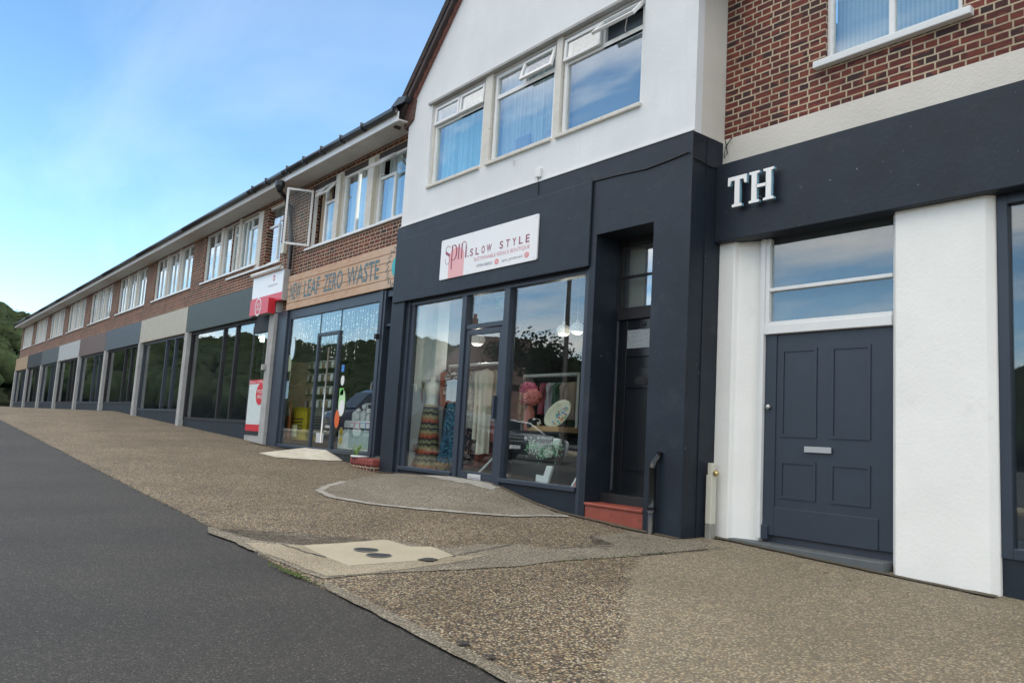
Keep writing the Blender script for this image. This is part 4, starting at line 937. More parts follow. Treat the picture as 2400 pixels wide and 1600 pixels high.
# ------------------------------------------------------------------ to the right: brick shop with the raised letters
TX = 12
th = thing('corner_brick_building', 'dark red brick building above a charcoal fascia and white pilaster, right of the gabled shop', 'building', (-4.9, .55, -1))
zf1, zf0 = 3.345, 2.41
b = MB(); b.wall(X1 + .005, TX, 3.69, 8.2, .55, .2, [(-4.45, -3.05, 4.25, 5.85)]); b.build('upper_wall', MT['brick'], th)
MB().box(X1 + .004, TX, .52, .74, zf1 - .02, 3.69).build('render_band', MT['render_cream'], th)
MB().box(X1 + .013, TX, .40, .60, zf0, zf1).build('fascia_board', MT['dark'], th, bevel=.008)
b = MB(); b.slab([(-5.735, .56), (-5.735, .50), (-5.52, .50), (-5.50, .56), (-5.30, .66), (-5.235, .66), (-5.235, .75), (-5.735, .75)], -1.3, zf0 + .01); b.build('white_pilaster', MT['render_bright'], th, bevel=.012)
b = MB(); b.box(-5.235, -5.18, .60, .72, -.9, zf0).box(-5.18, -3.75, .60, .72, 1.32, 1.42).box(-5.18, -5.13, .62, .7, 1.42, zf0).box(-5.13, -3.75, .62, .70, 1.80, 1.84).box(-5.13, -3.75, .62, .70, 1.42, 1.46)
b.build('door_frame', MT['upvc'], th, bevel=.006)
D = MB(); D.box(-5.18, -3.75, .66, .70, -.85, 1.32).box(-5.18, -5.04, .645, .66, -.85, 1.32).box(-5.04, -3.9, .645, .66, -.85, -.55).box(-5.18, -5.1, .62, .66, -.9, -.75)
d_ = D.build('charcoal_door', MT['dark_frame'], th, bevel=.005)
b = MB(); b.box(-4.68, -4.38, .628, .645, .05, .11); b.build('letter_plate', MT['metal'], d_)
for p_, q_ in ((-4.98, -4.56), (-4.40, -3.98)):
    for r_, t_ in ((-.45, -.05), (.2, 1.15)): MB().frame(p_, q_, r_, t_, .648, .66, .03).build('moulding', MT['dark_frame'], d_)
MB().ball((-5.12, .625, .52), .028, 12).build('door_knob', MT['metal'], d_, smooth=True)
MB().box(-5.13, -3.75, .66, .665, 1.42, zf0).build('fanlight', MT['glass'], th)
MB().box(-5.5, -3.76, .47, .70, -1.3, -.93).build('stone_step', plain('slate_step', (.10, .115, .12), .6), th, bevel=.012)
MB().box(-5.24, -3.7, .74, .76, -1.3, zf1).box(-3.7, TX, 3.5, 3.55, -1.3, zf1).box(-3.75, TX, .75, 3.5, zf1 - .1, zf1).box(-3.75, TX, .75, 3.5, -.9, -.8).build('back_wall', MT['room_dark'], th)
b = MB(); b.box(X1 + .02, TX, .2, .56, 8.1, 8.2).add([(X1, .1, 8.2), (TX, .1, 8.2), (TX, 4.5, 11.2), (X1, 4.5, 11.2)], [(0, 1, 2, 3)]).add([(X1, 8.8, 8.2), (TX, 8.8, 8.2), (TX, 4.5, 11.2), (X1, 4.5, 11.2)], [(3, 2, 1, 0)]); b.box(X1, TX, 8.7, 8.8, -2, 8.2)
b.build('roof', MT['tile'], th)
# raised slab-serif letters
def slabT(x0, x1, z0, z1):
    w = x1 - x0; h = z1 - z0; c = (x0 + x1) / 2; s = w * .13
    return [[(x0, z1), (x1, z1), (x1, z1 - h * .28), (x1 - w * .1, z1 - h * .28), (x1 - w * .16, z1 - h * .13), (c + s, z1 - h * .13), (c + s, z0 + h * .10), (c + s * 2, z0 + h * .08), (c + s * 2, z0), (c - s * 2, z0), (c - s * 2, z0 + h * .08), (c - s, z0 + h * .10), (c - s, z1 - h * .13), (x0 + w * .16, z1 - h * .13), (x0 + w * .1, z1 - h * .28), (x0, z1 - h * .28)]]
def slabH(x0, x1, z0, z1):
    w = x1 - x0; h = z1 - z0; o = []
    for c in (x0 + w * .22, x1 - w * .22):
        s = w * .10; o.append([(c - s * 2, z1), (c + s * 2, z1), (c + s * 2, z1 - h * .07), (c + s, z1 - h * .09), (c + s, z0 + h * .09), (c + s * 2, z0 + h * .07), (c + s * 2, z0), (c - s * 2, z0), (c - s * 2, z0 + h * .07), (c - s, z0 + h * .09), (c - s, z1 - h * .09), (c - s * 2, z1 - h * .07)])
    o.append([(x0 + w * .30, z0 + h * .56), (x1 - w * .30, z0 + h * .56), (x1 - w * .30, z0 + h * .46), (x0 + w * .30, z0 + h * .46)]); return o
def letters(pairs, y, lbs):
    for (kind, x0, x1, z0, z1), lb in zip(pairs, lbs):
        L_ = thing('sign_letter', lb, 'letter', ((x0 + x1) / 2, y - .1, z0), 'raised white letters')
        f = MB(); g = MB(); sh_ = slabT(x0, x1, z0, z1) if kind == 'T' else slabH(x0, x1, z0, z1)
        for p in sh_: f.prism(p, y - .10, y - .088 + (.001 if len(p) == 4 else 0)); g.prism([(a + .001, c + .001) for a, c in p], y - .087, y - .055)
        f.build('letter_face', MT['letters'], L_); g.build('letter_side', MT['letter_blue'], L_)
        pins = MB()
        for (a, c) in ((x0 + .1, z0 + .08), (x1 - .1, z1 - .05)): pins.tube([(a, y - .055, c), (a, y + .0, c)], .008, 6)
        pins.each('fixing_pin', MT['metal'], L_)
lz0, lz1 = 2.815, 3.165
letters([('T', W.x(1706, 440, .3), W.x(1749, 440, .3), W.z(1708, 488, .3), W.z(1725, 413, .3)), ('H', W.x(1754, 440, .3), W.x(1814, 440, .3), W.z(1708, 488, .3), W.z(1725, 413, .3))], .40, ['raised white slab-serif letter T with blue edges on the charcoal fascia beside the gabled shop', 'raised white slab-serif letter H with blue edges on the charcoal fascia right of the T'])

# ---- the parade carries on to the left of the post office
names = [('hardware style shop with a plain dark green fascia', (.04, .055, .045)), ('shop with a plain cream fascia', (.42, .39, .31)), ('shop with a dark blue grey fascia', (.06, .075, .09)), ('shop with a plain brown fascia', (.12, .07, .05)), ('shop with a plain pale grey fascia', (.40, .42, .42)), ('shop with a plain slate fascia', (.07, .08, .085)), ('shop with a plain black fascia', (.02, .02, .02)), ('shop with a plain tan fascia', (.38, .26, .15))]
x1_ = XL600 - .02; zsill, zhead, zev = 4.14, 5.62, K['ze']
for k, (nm, fc) in enumerate(names):
    w_ = 5.6; x0_ = x1_ - w_; g0 = gz((x0_ + x1_) / 2, 0)
    t = thing('terraced_shop_building', '%s, %s in the row beyond the post office' % (nm.replace('hardware style ', ''), ['first', 'second', 'third', 'fourth', 'fifth', 'sixth', 'seventh', 'last'][k]), 'building', ((x0_ + x1_) / 2, .25, g0))
    MB().wall(x0_, x1_, K['fB'], zev + .05, .25, .2, [(x0_ + .6, x1_ - .6, zsill, zhead)]).build('upper_wall', MT['brick'], t)
    n3 = (w_ - 1.2) / 3
    for i in range(3):
        a_, c_ = x0_ + .6 + n3 * i + (.09 if i else 0), x0_ + .6 + n3 * (i + 1) - (.09 if i < 2 else 0)
        win(t, None, a_, c_, zsill + .02, zhead, .3, cells=[(a_, (a_ + c_) / 2, zsill + .02, zhead, 'fixed', 0), ((a_ + c_) / 2, c_, zsill + .02, zhead - .4, 'fixed', 0), ((a_ + c_) / 2, c_, zhead - .4, zhead, 'fixed', 0)])
        if i: MB().box(a_ - .18, a_, .25, .40, zsill + .02, zhead - .002).build('window_post', MT['timber_white'], t)
    MB().box(x0_ + .5, x1_ - .5, .2, .35, zsill - .04, zsill).build('sill', MT['upvc'], t)
    MB().box(x0_ + .6, x1_ - .6, .62, .64, zsill, zhead).build('net_curtain', MT['curtain_pale'], t)
    MB().box(x0_, x1_, -.22, .25, zev, zev + .03).build('soffit', MT['soffit'], t)
    MB().box(x0_, x1_, -.25, -.22, zev - .02, zev + .16).build('eaves_board', MT['soffit'], t)
    MB().tube([(x0_, -.31, zev + .17), (x1_, -.31, zev + .17)], .062, 10).build('gutter', MT['gutter'], t, smooth=True)
    r = MB(); r.quad((x0_, -.33, zev + .22), (x1_, -.33, zev + .22), (x1_, 4.2, zev + 4), (x0_, 4.2, zev + 4)); r.quad((x0_, 4.2, zev + 4), (x1_, 4.2, zev + 4), (x1_, 8.7, zev + .2), (x0_, 8.7, zev + .2)); r.build('roof', MT['tile'], t)
    MB().box(x0_ + .02, x1_ - .02, .10, .24, K['fB'], K['fT']).build('fascia', P_(k, fc), t, bevel=.006) if False else MB().box(x0_ + .02, x1_ - .02, .10, .24, K['fB'], K['fT']).build('fascia', plain('fascia%d' % k, fc, .5), t, bevel=.006)
    MB().box(x0_, x0_ + .3, .08, .3, g0 - .6, K['fB']).build('pier', MT['conc_post'], t, bevel=.01)
    f = MB(); f.frame(x0_ + .3, x1_, g0 + .3, K['fB'], .2, .3, .08).box(x0_ + 3.2, x0_ + 3.28, .2, .3, g0 + .38, K['fB'] - .08).box(x0_ + 4.2, x0_ + 4.28, .2, .3, g0 + .38, K['fB'] - .08); o = f.build('shopfront_frame', MT['dark_frame'] if k % 2 else MT['black_matt'], t)
    MB().box(x0_ + .38, x1_ - .08, .25, .26, g0 + .38, K['fB'] - .08).build('pane', MT['glass'], o)
    MB().box(x0_ + .3, x1_, .22, .3, g0 - .6, g0 + .3).build('stall_riser', MT['dark'], t)
    b = MB(); b.box(x0_, x0_ + .04, .46, 5, g0 - .6, zev).box(x0_ + .04, x1_, 5, 5.05, g0 - .6, zev).box(x0_ + .04, x1_, .46, 5, K['fB'] - .05, K['fB']).box(x0_ + .04, x1_, .3, 5, g0, g0 + .05); b.build('inner_walls', MT['room_dark'], t)
    x1_ = x0_
# ---- and to the right: upper window, door, broad white column, dark shop window
win(th, None, -4.45, -3.05, 4.25, 5.85, .60, cells=[(-4.45, -3.75, 4.25, 5.45, 'fixed', 0), (-3.75, -3.05, 4.25, 5.45, 'fixed', 0), (-4.45, -3.75, 5.45, 5.85, 'fixed', 0), (-3.75, -3.05, 5.45, 5.85, 'fixed', 0)])
MB().box(-4.55, -2.95, .47, .6, 4.17, 4.25).build('sill', MT['render_white'], th, bevel=.01)
MB().box(-4.45, -3.05, .80, .82, 4.2, 5.9).build('net_curtain', MT['curtain_pale'], th)
b = MB(); b.slab([(-3.75, .75), (-3.75, .64), (-3.66, .50), (-2.86, .50), (-2.80, .56), (-2.80, .75)], -1.4, zf0 + .01); b.build('white_column', MT['render_bright'], th, bevel=.012)
sf2 = MB().frame(-2.80, 1.6, -.75, zf0, .58, .70, .09).box(-.7, -.6, .58, .70, -.66, zf0 - .09).build('shopfront_frame', MT['dark_frame'], th, bevel=.006)
MB().box(-2.71, 1.51, .63, .64, -.66, zf0 - .09).build('pane', MT['glass'], sf2)
MB().box(-2.80, TX, .60, .70, -1.5, -.75).build('stall_riser', MT['dark'], th)
MB().box(1.6, TX, .55, .74, -1.4, zf0).build('end_wall', MT['render_white'], th)
# ------------------------------------------------------------------ inside the boutique
def patmat(name, cs, kind='noise', sc=20):
    m, t, b = newmat(name); v = vec(t)
    if kind == 'zigzag':
        s = t.nodes.new('ShaderNodeSeparateXYZ'); t.links.new(v, s.inputs[0])
        w = nd(t, 'ShaderNodeMath', operation='PINGPONG'); w.inputs[1].default_value = .035; t.links.new(s.outputs[0], w.inputs[0])
        a = nd(t, 'ShaderNodeMath', operation='MULTIPLY_ADD'); t.links.new(w.outputs[0], a.inputs[0]); a.inputs[1].default_value = .9; t.links.new(s.outputs[2], a.inputs[2])
        f = nd(t, 'ShaderNodeMath', operation='FRACT'); k = nd(t, 'ShaderNodeMath', operation='MULTIPLY'); t.links.new(a.outputs[0], k.inputs[0]); k.inputs[1].default_value = 1 / .27; t.links.new(k.outputs[0], f.inputs[0])
        r = t.nodes.new('ShaderNodeValToRGB'); r.color_ramp.interpolation = 'CONSTANT'; e = r.color_ramp.elements; n = len(cs)
        e[0].position = 0; e[0].color = rgb(cs[0]); e[1].position = 1 / n; e[1].color = rgb(cs[1])
        for i in range(2, n): q = e.new(i / n); q.color = rgb(cs[i])
        t.links.new(f.outputs[0], r.inputs[0]); c = r.outputs[0]
    else:
        vo = nd(t, 'ShaderNodeTexVoronoi', Scale=float(sc)); t.links.new(v, vo.inputs['Vector']); s = nd(t, 'ShaderNodeSeparateColor'); t.links.new(vo.outputs['Color'], s.inputs[0])
        r = t.nodes.new('ShaderNodeValToRGB'); r.color_ramp.interpolation = 'CONSTANT'; e = r.color_ramp.elements; n = len(cs)
        e[0].position = 0; e[0].color = rgb(cs[0]); e[1].position = 1 / n; e[1].color = rgb(cs[1])
        for i in range(2, n): q = e.new(i / n); q.color = rgb(cs[i])
        t.links.new(s.outputs[0], r.inputs[0]); c = r.outputs[0]
    t.links.new(c, b.inputs['Base Color']); b.inputs['Roughness'].default_value = .9; return m
def garment(name, label, cat, mat, c, top, bot, w0, w1, ang=65, kind='dress', sleeves=0, group='clothes on the boutique rails', d0=.035, d1=.05):
    """hung clothing: c = (x, y) of the hanger hook; w0 shoulder width, w1 hem width"""
    b = MB(); n = 28; rows = 16; ph = random.uniform(0, 6); ca, sa = math.cos(R(ang)), math.sin(R(ang)); H = top - bot
    if kind == 'top' or kind == 'dress': prof_ = lambda t: (.045 + (w0 / 2 - .045) * min(1, t / .045) ** .6) if t < .07 else w0 / 2 * (1 - .14 * sm((t - .07) / .3)) + (w1 / 2 - w0 / 2 * .86) * sm((t - .3) / .7)
    else: prof_ = lambda t: w0 / 2 + (w1 / 2 - w0 / 2) * t
    for j in range(rows + 1):
        t = (j / rows) ** 1.25; w = prof_(t); z = top - H * t; am = .10 + .5 * t
        for k in range(n):
            a = 2 * math.pi * k / n; u = w * math.cos(a); dd = (d0 + (d1 - d0) * t) * math.sin(a) * (1 + am * math.sin(u * 55 + ph))+ .014 * t * math.sin(u * 38 + ph * 2)
            b.v.append(Vector((c[0] + u * ca - dd * sa, c[1] + u * sa + dd * ca, z - (.02 * (abs(u) / max(.01, w)) if t < .1 else 0) + (.012 * math.sin(u * 30 + ph) if j == rows else 0))))
    for j in range(rows):
        for k in range(n): b.f.append([j * n + k, j * n + (k + 1) % n, (j + 1) * n + (k + 1) % n, (j + 1) * n + k]); b.mi.append(0)
    b.f.append(list(range(n))); b.mi.append(0)
    if sleeves:
        for s in (-1, 1):
            p = [Vector((c[0] + s * u * ca, c[1] + s * u * sa, top - dz)) for u, dz in ((w0 * .44, .05), (w0 * .53, .12), (w0 * .56, .12 + sleeves * .5), (w0 * .55, .12 + sleeves))]
            b.tube(p, [.045, .055, .045, .05], 10)
    o = b.build(name, mat, smooth=True); tag(o, label, cat, None)
    h = MB(); h.tube([(c[0] - w0 * .42 * ca, c[1] - w0 * .42 * sa, top - .03), (c[0], c[1], top + .02), (c[0] + w0 * .42 * ca, c[1] + w0 * .42 * sa, top - .03)], .006, 6)
    h.tube([(c[0], c[1], top + .02), (c[0], c[1], top + .06), (c[0] + .02, c[1], top + .085), (c[0], c[1], top + .10)], .003, 6)
    h.build('hanger', MT['black_matt'], o); return o
YRAIL = .95
RZ = W.z(1110, 855, YRAIL); rxa, rxb = W.x(1054, 858, YRAIL), W.x(1173, 852, YRAIL) + .02
rl = thing('clothes_rail', 'white tubular clothes rail just behind the boutique door', 'clothes rail', ((rxa + rxb) / 2, YRAIL, FZ))
MB().tube([(rxa, YRAIL, RZ), (rxb, YRAIL, RZ)], .028, 12).build('hanging_bar', MT['upvc'], rl, smooth=True)
for x in (rxa, rxb): MB().tube([(x, YRAIL, RZ), (x, YRAIL, FZ + .30)], .022, 10).build('upright', MT['upvc'], rl, smooth=True)
for x in (rxa, rxb): MB().tube([(x, YRAIL, FZ + .34), (x - .05, YRAIL - .30, FZ + .04), (x - .05, YRAIL - .36, FZ + .02)], .020, 10).build('foot', MT['upvc'], rl, smooth=True); 
for x in (rxa, rxb): MB().tube([(x, YRAIL, FZ + .34), (x + .02, YRAIL + .25, FZ + .02)], .020, 10).build('foot', MT['upvc'], rl, smooth=True)
def G1(px, top, bot, w0, w1, name, lab, cat, mat, ang=66, dy=0, **k):
    x = W.x(px, 900, YRAIL + dy); t_ = RZ - .10 if top is None else W.z(px, top, YRAIL + dy)
    garment(name, lab, cat, mat, (x, YRAIL + dy), t_, W.z(px, bot, YRAIL + dy), w0, w1, ang, **k)
P = plain
G1(1030, None, 960, .30, .30, 'jacket', 'brown patterned jacket at the left end of the boutique clothes', 'jacket', patmat('brown_print', [(.22, .12, .07), (.35, .2, .12), (.12, .07, .05)], 'n', 24))
G1(1043, None, 950, .24, .24, 'blouse', 'rust orange blouse on the boutique rail', 'blouse', P('rust', (.42, .10, .04)), dy=-.10)
G1(1051, None, 985, .36, .36, 'top', 'plum top hanging behind the black and white print', 'top', P('plum', (.11, .05, .10)), sleeves=.35)
G1(1062, None, 935, .22, .22, 'blouse', 'black and white leopard print blouse next to the window mullion', 'blouse', patmat('leopard', [(.02, .02, .02), (.6, .6, .58), (.02, .02, .02), (.75, .75, .72)], 'n', 42), sleeves=.3)
G1(1040, 905, 1062, .24, .40, 'dress', 'long bright red dress behind the zigzag skirt', 'dress', P('red_cloth', (.55, .03, .03)), dy=-.05)
G1(1052, 950, 1030, .30, .40, 'skirt', 'dark green skirt beside the red dress', 'skirt', P('green_cloth', (.03, .08, .06)), kind='skirt')
G1(1066, 942, 1085, .22, .46, 'skirt', 'long blue patterned skirt under the white ribbon blouse', 'skirt', patmat('blue_print', [(.015, .055, .11), (.03, .12, .20), (.01, .03, .07), (.06, .18, .26)], 'n', 30), kind='skirt', dy=-.28, ang=30)
G1(1066, 888, 940, .34, .30, 'blouse', 'white blouse with a hanging ribbon bow in front of the rail', 'blouse', P('white_cloth', (.72, .80, .92)), dy=-.28, ang=30)
G1(1101, None, 1000, .36, .36, 'shirt', 'grey shirt at the left of the door pane', 'shirt', P('grey_cloth', (.36, .36, .35)), sleeves=.5)
G1(1107, None, 990, .34, .34, 'top', 'dark red top between grey shirts', 'top', P('dark_red_cloth', (.25, .03, .04)), sleeves=.3)
G1(1119, None, 1005, .38, .40, 'dress', 'grey lace dress beside the cream jumpsuit', 'dress', patmat('lace', [(.42, .40, .37), (.60, .58, .54), (.34, .32, .30)], 'n', 60), sleeves=.35, dy=-.06)
G1(1126, None, 995, .34, .34, 'blouse', 'pale spotted blouse half hidden by the cream jumpsuit', 'blouse', patmat('spots', [(.62, .62, .58), (.62, .62, .58), (.14, .14, .14), (.6, .58, .5)], 'n', 50))
G1(1140, None, 1064, .24, .22, 'jumpsuit', 'long cream jumpsuit with a tied waist in the door pane', 'jumpsuit', P('cream_cloth', (.72, .66, .54)), dy=-.16, ang=48, d0=.05, d1=.07)
G1(1132, None, 1030, .30, .26, 'trousers', 'cream trousers hanging beside the cream jumpsuit', 'trousers', P('cream_cloth2', (.66, .60, .48)), dy=-.1, ang=55)
G1(1152, None, 985, .34, .34, 'cardigan', 'beige cardigan at the right end of the white rail', 'cardigan', P('beige_cloth', (.58, .52, .42)), sleeves=.5)
G1(1160, None, 985, .34, .34, 'cardigan', 'sand coloured jacket touching the right upright of the rail', 'jacket', P('sand_cloth', (.52, .46, .36)), sleeves=.45)
G1(1152, 950, 1095, .26, .46, 'skirt', 'rust brown long skirt low in the door pane', 'skirt', P('rust_brown', (.20, .05, .03)), kind='skirt', dy=.05)
G1(1151, 985, 1035, .36, .36, 'scarf', 'dusty pink scarf folded over the rust brown skirt', 'scarf', P('dusty_pink', (.50, .16, .15)), kind='skirt', dy=-.03)
G1(1105, 1002, 1095, .24, .34, 'skirt', 'plain pink skirt at the lower left of the door pane', 'skirt', P('pink_cloth', (.42, .11, .15)), kind='skirt')
G1(1118, 1000, 1088, .26, .42, 'skirt', 'black skirt with small pale flowers in the door pane', 'skirt', patmat('black_floral', [(.02, .015, .02), (.03, .02, .03), (.02, .02, .02), (.30, .16, .15)], 'n', 34), kind='skirt', dy=.03)
# second rail further in
Y2 = 2.1; R2 = W.z(1295, 879, Y2); a2, b2_ = W.x(1230, 882, Y2), W.x(1357, 876, Y2)
rl = thing('clothes_rail', 'grey clothes rail deep inside the shop behind the pink flowers', 'clothes rail', ((a2 + b2_) / 2, Y2, FZ))
MB().tube([(a2, Y2, R2), (b2_, Y2, R2)], .035, 10).build('hanging_bar', P('rail_grey', (.55, .57, .56), .4), rl, smooth=True)
for x in (a2, b2_): MB().tube([(x, Y2, R2), (x, Y2, FZ)], .028, 10).build('upright', P('rail_grey', (.55, .57, .56)), rl, smooth=True)
cols = [('moss green', (.12, .14, .08)), ('khaki', (.20, .18, .10)), ('dark teal', (.04, .12, .13)), ('charcoal', (.07, .07, .08)), ('brown', (.14, .09, .06)), ('black', (.02, .02, .025)), ('olive', (.15, .15, .07)), ('dark pink', (.36, .08, .13)), ('pale grey', (.52, .55, .58)), ('lilac grey', (.40, .38, .44)), ('slate blue', (.10, .16, .22)), ('deep green', (.04, .10, .07)), ('dark plum', (.10, .04, .08)), ('taupe', (.22, .18, .15))]
for i, (nm, cc) in enumerate(cols):
    px = 1243 + i * 8; x = W.x(px, 900, Y2); bt = random.choice((975, 985, 995))
    garment('shirt' if i % 2 else 'dress', '%s %s hanging on the grey rail deep in the shop' % (nm, 'shirt' if i % 2 else 'dress'), 'shirt' if i % 2 else 'dress', P('cloth_' + nm.replace(' ', '_'), cc), (x, Y2), R2 - .12, W.z(px, bt, Y2), .42, .44, 70, sleeves=.45 if i % 2 else 0)
# mannequin with the zigzag skirt
ym = .55; mx, mt = W.at(1015, 890, ym); sk0 = W.z(1010, 952, ym); sk1 = FZ + .03
mq = thing('mannequin', 'white headless mannequin torso wearing a long zigzag striped skirt', 'mannequin', (mx, ym, FZ))
hp = W.z(1012, 948, ym)
MB().lathe([(.10, hp - .06), (.135, hp), (.115, hp + .10), (.125, hp + .17), (.165, hp + .26), (.17, hp + .32), (.12, hp + .38), (.055, hp + .40), (.05, hp + .46), (.045, hp + .48), (.002, hp + .485)], (mx, ym, 0), 28, 1.0, .72).build('torso', P('mannequin_white', (.90, .88, .80), .45), mq, smooth=True)
b = MB(); n = 72; rows = 20
for j in range(rows + 1):
    t = j / rows; r = .15 + .10 * t ** .9
    for k in range(n):
        a = 2 * math.pi * k / n; rr = r * (1 + .05 * t * math.sin(a * 11) + .02 * t * math.sin(a * 5 + 2)); b.v.append(Vector((mx - .02 * t + rr * math.cos(a), ym + rr * .8 * math.sin(a), sk0 + (sk1 - sk0) * t)))
for j in range(rows):
    for k in range(n): b.f.append([j * n + k, j * n + (k + 1) % n, (j + 1) * n + (k + 1) % n, (j + 1) * n + k]); b.mi.append(0)
b.build('zigzag_skirt', patmat('zigzag', [(.34, .06, .04), (.46, .11, .05), (.36, .20, .08), (.40, .31, .17), (.19, .18, .10), (.015, .015, .015), (.27, .25, .15), (.17, .17, .09), (.012, .012, .012)], 'zigzag'), mq, smooth=True)
MB().lathe([(.148, sk0 - .04), (.155, sk0), (.145, sk0 + .03)], (mx, ym, 0), 28, 1, .8).build('waistband', P('band', (.45, .36, .22)), mq, smooth=True)
b = MB()
for dx, l in ((-.10, .30), (-.07, .34)): b.tube([(mx + dx, ym - .13, hp + .36), (mx + dx - .01, ym - .155, hp + .2), (mx + dx + .01, ym - .14, hp + .36 - l)], .009, 6)
for k in range(14): a = random.uniform(0, 6.28); b.ball((mx - .10 + .035 * math.cos(a), ym - .13, hp + .36 + .03 * math.sin(a)), .013, 6)
b.build('ribbon_necklace', P('ribbon_tan', (.36, .20, .12)), mq, smooth=True)
# dried flowers in a pink vase, left corner
fx, fz = W.at(968, 1060, .42)
vz = thing('flower_vase', 'tapered pink floor vase with red and cream dried flowers, left corner of the boutique window', 'vase', (fx, .42, FZ))
MB().lathe([(.085, FZ + .01), (.09, FZ + .05), (.055, FZ + .24), (.065, FZ + .27)], (fx, .42, 0), 24).build('vase', P('vase_pink', (.50, .20, .22), .4), vz, smooth=True)
b = MB(); b2 = MB()
for k in range(170):
    a, el = random.uniform(0, 6.28), random.uniform(.1, 1.5); rr = random.uniform(.07, .17); p = Vector((fx + rr * math.cos(a) * math.cos(el) * .95, .42 + rr * math.sin(a) * math.cos(el) * .6, FZ + .28 + rr * math.sin(el) * 1.15))
    (b if random.random() < .72 else b2).tube([p, p + Vector((random.uniform(-.02, .02), random.uniform(-.02, .02), random.uniform(.01, .035)))], [.009, .003], 5)
b.build('red_blooms', P('bloom_red', (.32, .05, .06)), vz); b2.build('cream_sprigs', P('bloom_cream', (.50, .38, .18)), vz)
gx, gz_ = W.at(1035, 1090, .35)
b = MB()
for k in range(70):
    a = random.uniform(0, 6.28); l = random.uniform(.10, .30); p = Vector((gx, .35, FZ + .01)); b.tube([p, p + Vector((math.cos(a) * l * .5, math.sin(a) * l * .3, l * .55))], [.005, .012], 5)
tag(b.build('dried_grass', P('dry_grass', (.42, .26, .11))), 'low bunch of dried tan grasses on the floor beside the zigzag skirt', 'dried grass')
# pendant lamps
def weave(name, c):
    m, t, b = newmat(name); b.inputs['Emission Strength'].default_value = .06; b.inputs['Emission Color'].default_value = (1, .95, .88, 1); w = nd(t, 'ShaderNodeTexBrick'); w.inputs['Scale'].default_value = 1; w.inputs['Brick Width'].default_value = .05; w.inputs['Row Height'].default_value = .022; w.inputs['Mortar Size'].default_value = .004  # faint emission added to lift the shade; the lamp is not lit
    w.inputs['Color1'].default_value = rgb(c); w.inputs['Color2'].default_value = rgb([x * .8 for x in c]); w.inputs['Mortar'].default_value = rgb([x * .35 for x in c])
    tcn = t.nodes.new('ShaderNodeTexCoord'); s = t.nodes.new('ShaderNodeSeparateXYZ'); t.links.new(tcn.outputs['Object'], s.inputs[0]); k = t.nodes.new('ShaderNodeCombineXYZ'); t.links.new(s.outputs[0], k.inputs[0]); t.links.new(s.outputs[2], k.inputs[1]); t.links.new(k.outputs[0], w.inputs['Vector'])
    t.links.new(w.outputs['Color'], b.inputs['Base Color']); b.inputs['Roughness'].default_value = .8; return m
for px, py, r_, yy, mt_, lb in ((1321, 774, 17, 1.3, (.92, .88, .80), 'cream woven pendant lamp, left of the pair at the right of the boutique window'), (1353, 770, 17, 1.15, (.95, .97, 1.0), 'white openwork pendant lamp close to the right edge of the boutique window'), (1071, 800, 13, 1.6, (.92, .90, .84), 'small round pendant lamp seen left of the boutique door'), (1119, 796, 18, 1.2, (.93, .93, .90), 'wide ribbed pendant lamp seen through the top of the boutique door')):
    x, z = W.at(px, py, yy); rr = r_ / FPX * ((x ** 2 + (yy + 7) ** 2) ** .5) * 1.02
    L_ = thing('pendant_lamp', lb, 'lamp', (x, yy, z - rr))
    prf = [(max(.01, rr * math.sin(math.pi * i / 14)), -rr * .82 * math.cos(math.pi * i / 14)) for i in range(15)]
    MB().lathe(prf, (x, yy, z), 32).build('lamp_shade', weave('weave%d' % px, mt_), L_, smooth=True)
    MB().tube([(x, yy, z + rr * .8), (x, yy, 2.5)], .006, 6).build('cord', MT['upvc'], L_)
    pl_ = bpy.data.lights.new('shop_fill_light', 'POINT'); pl_.energy = 3.2; pl_.color = (1, .9, .78); pl_.shadow_soft_size = 0; po_ = bpy.data.objects.new('shop_fill_light', pl_); col.objects.link(po_); po_.parent = L_; po_.location = (0, 0, -.09)  # fill light added to brighten the shop interior, not a lit bulb
    MB().lathe([(.03, 0), (.02, .05), (.006, .06)], (x, yy, z + rr * .8), 12).build('cord_grip', MT['upvc'], L_)
# exit sign
x, z = W.at(1175, 708, 1.4)
ex = thing('exit_sign', 'small pale green emergency exit sign hanging above the boutique door', 'sign', (x, 1.4, z))
MB().box(x - .15, x + .12, 1.4, 1.43, z - .09, z + .10).build('sign_plate', P('exit_green', (.20, .62, .48), .4), ex)
b = MB(); b.box(x - .05, x - .02, 1.394, 1.4, z - .05, z + .05).box(x + .0, x + .06, 1.394, 1.4, z - .07, z + .07); b.build('running_pictogram', MT['sign_white'], ex)
MB().box(x - .16, x + .13, 1.38, 1.45, z + .10, z + .14).build('housing', MT['upvc'], ex)
# window table with flowers, tray, plate, pot
yt = .62; tz = W.z(1290, 1012, yt); ta, tb_ = W.x(1236, 1000, yt), W.x(1352, 1000, yt)
tb2 = thing('display_table', 'black cloth covered display table in the right boutique window', 'table', ((ta + tb_) / 2, yt, FZ))
MB().box(ta, tb_, yt - .30, yt + .25, tz - .04, tz).build('tabletop', MT['black_matt'], tb2, bevel=.006)
MB().box(ta + .02, tb_ - .02, yt - .28, yt + .22, FZ + .02, tz - .04).build('black_cloth', P('black_cloth', (.012, .013, .016), .9), tb2)
fx, fz = W.at(1240, 985, yt)
fv = thing('flower_vase', 'tall salmon pink bottle vase with pink hydrangea heads', 'vase', (fx, yt, tz))
vt = W.z(1240, 945, yt)
MB().lathe([(.075, tz), (.08, tz + .02), (.078, vt - .12), (.04, vt - .05), (.028, vt), (.035, vt + .02)], (fx, yt, 0), 24).build('vase', P('vase_salmon', (.60, .22, .18), .35), fv, smooth=True)
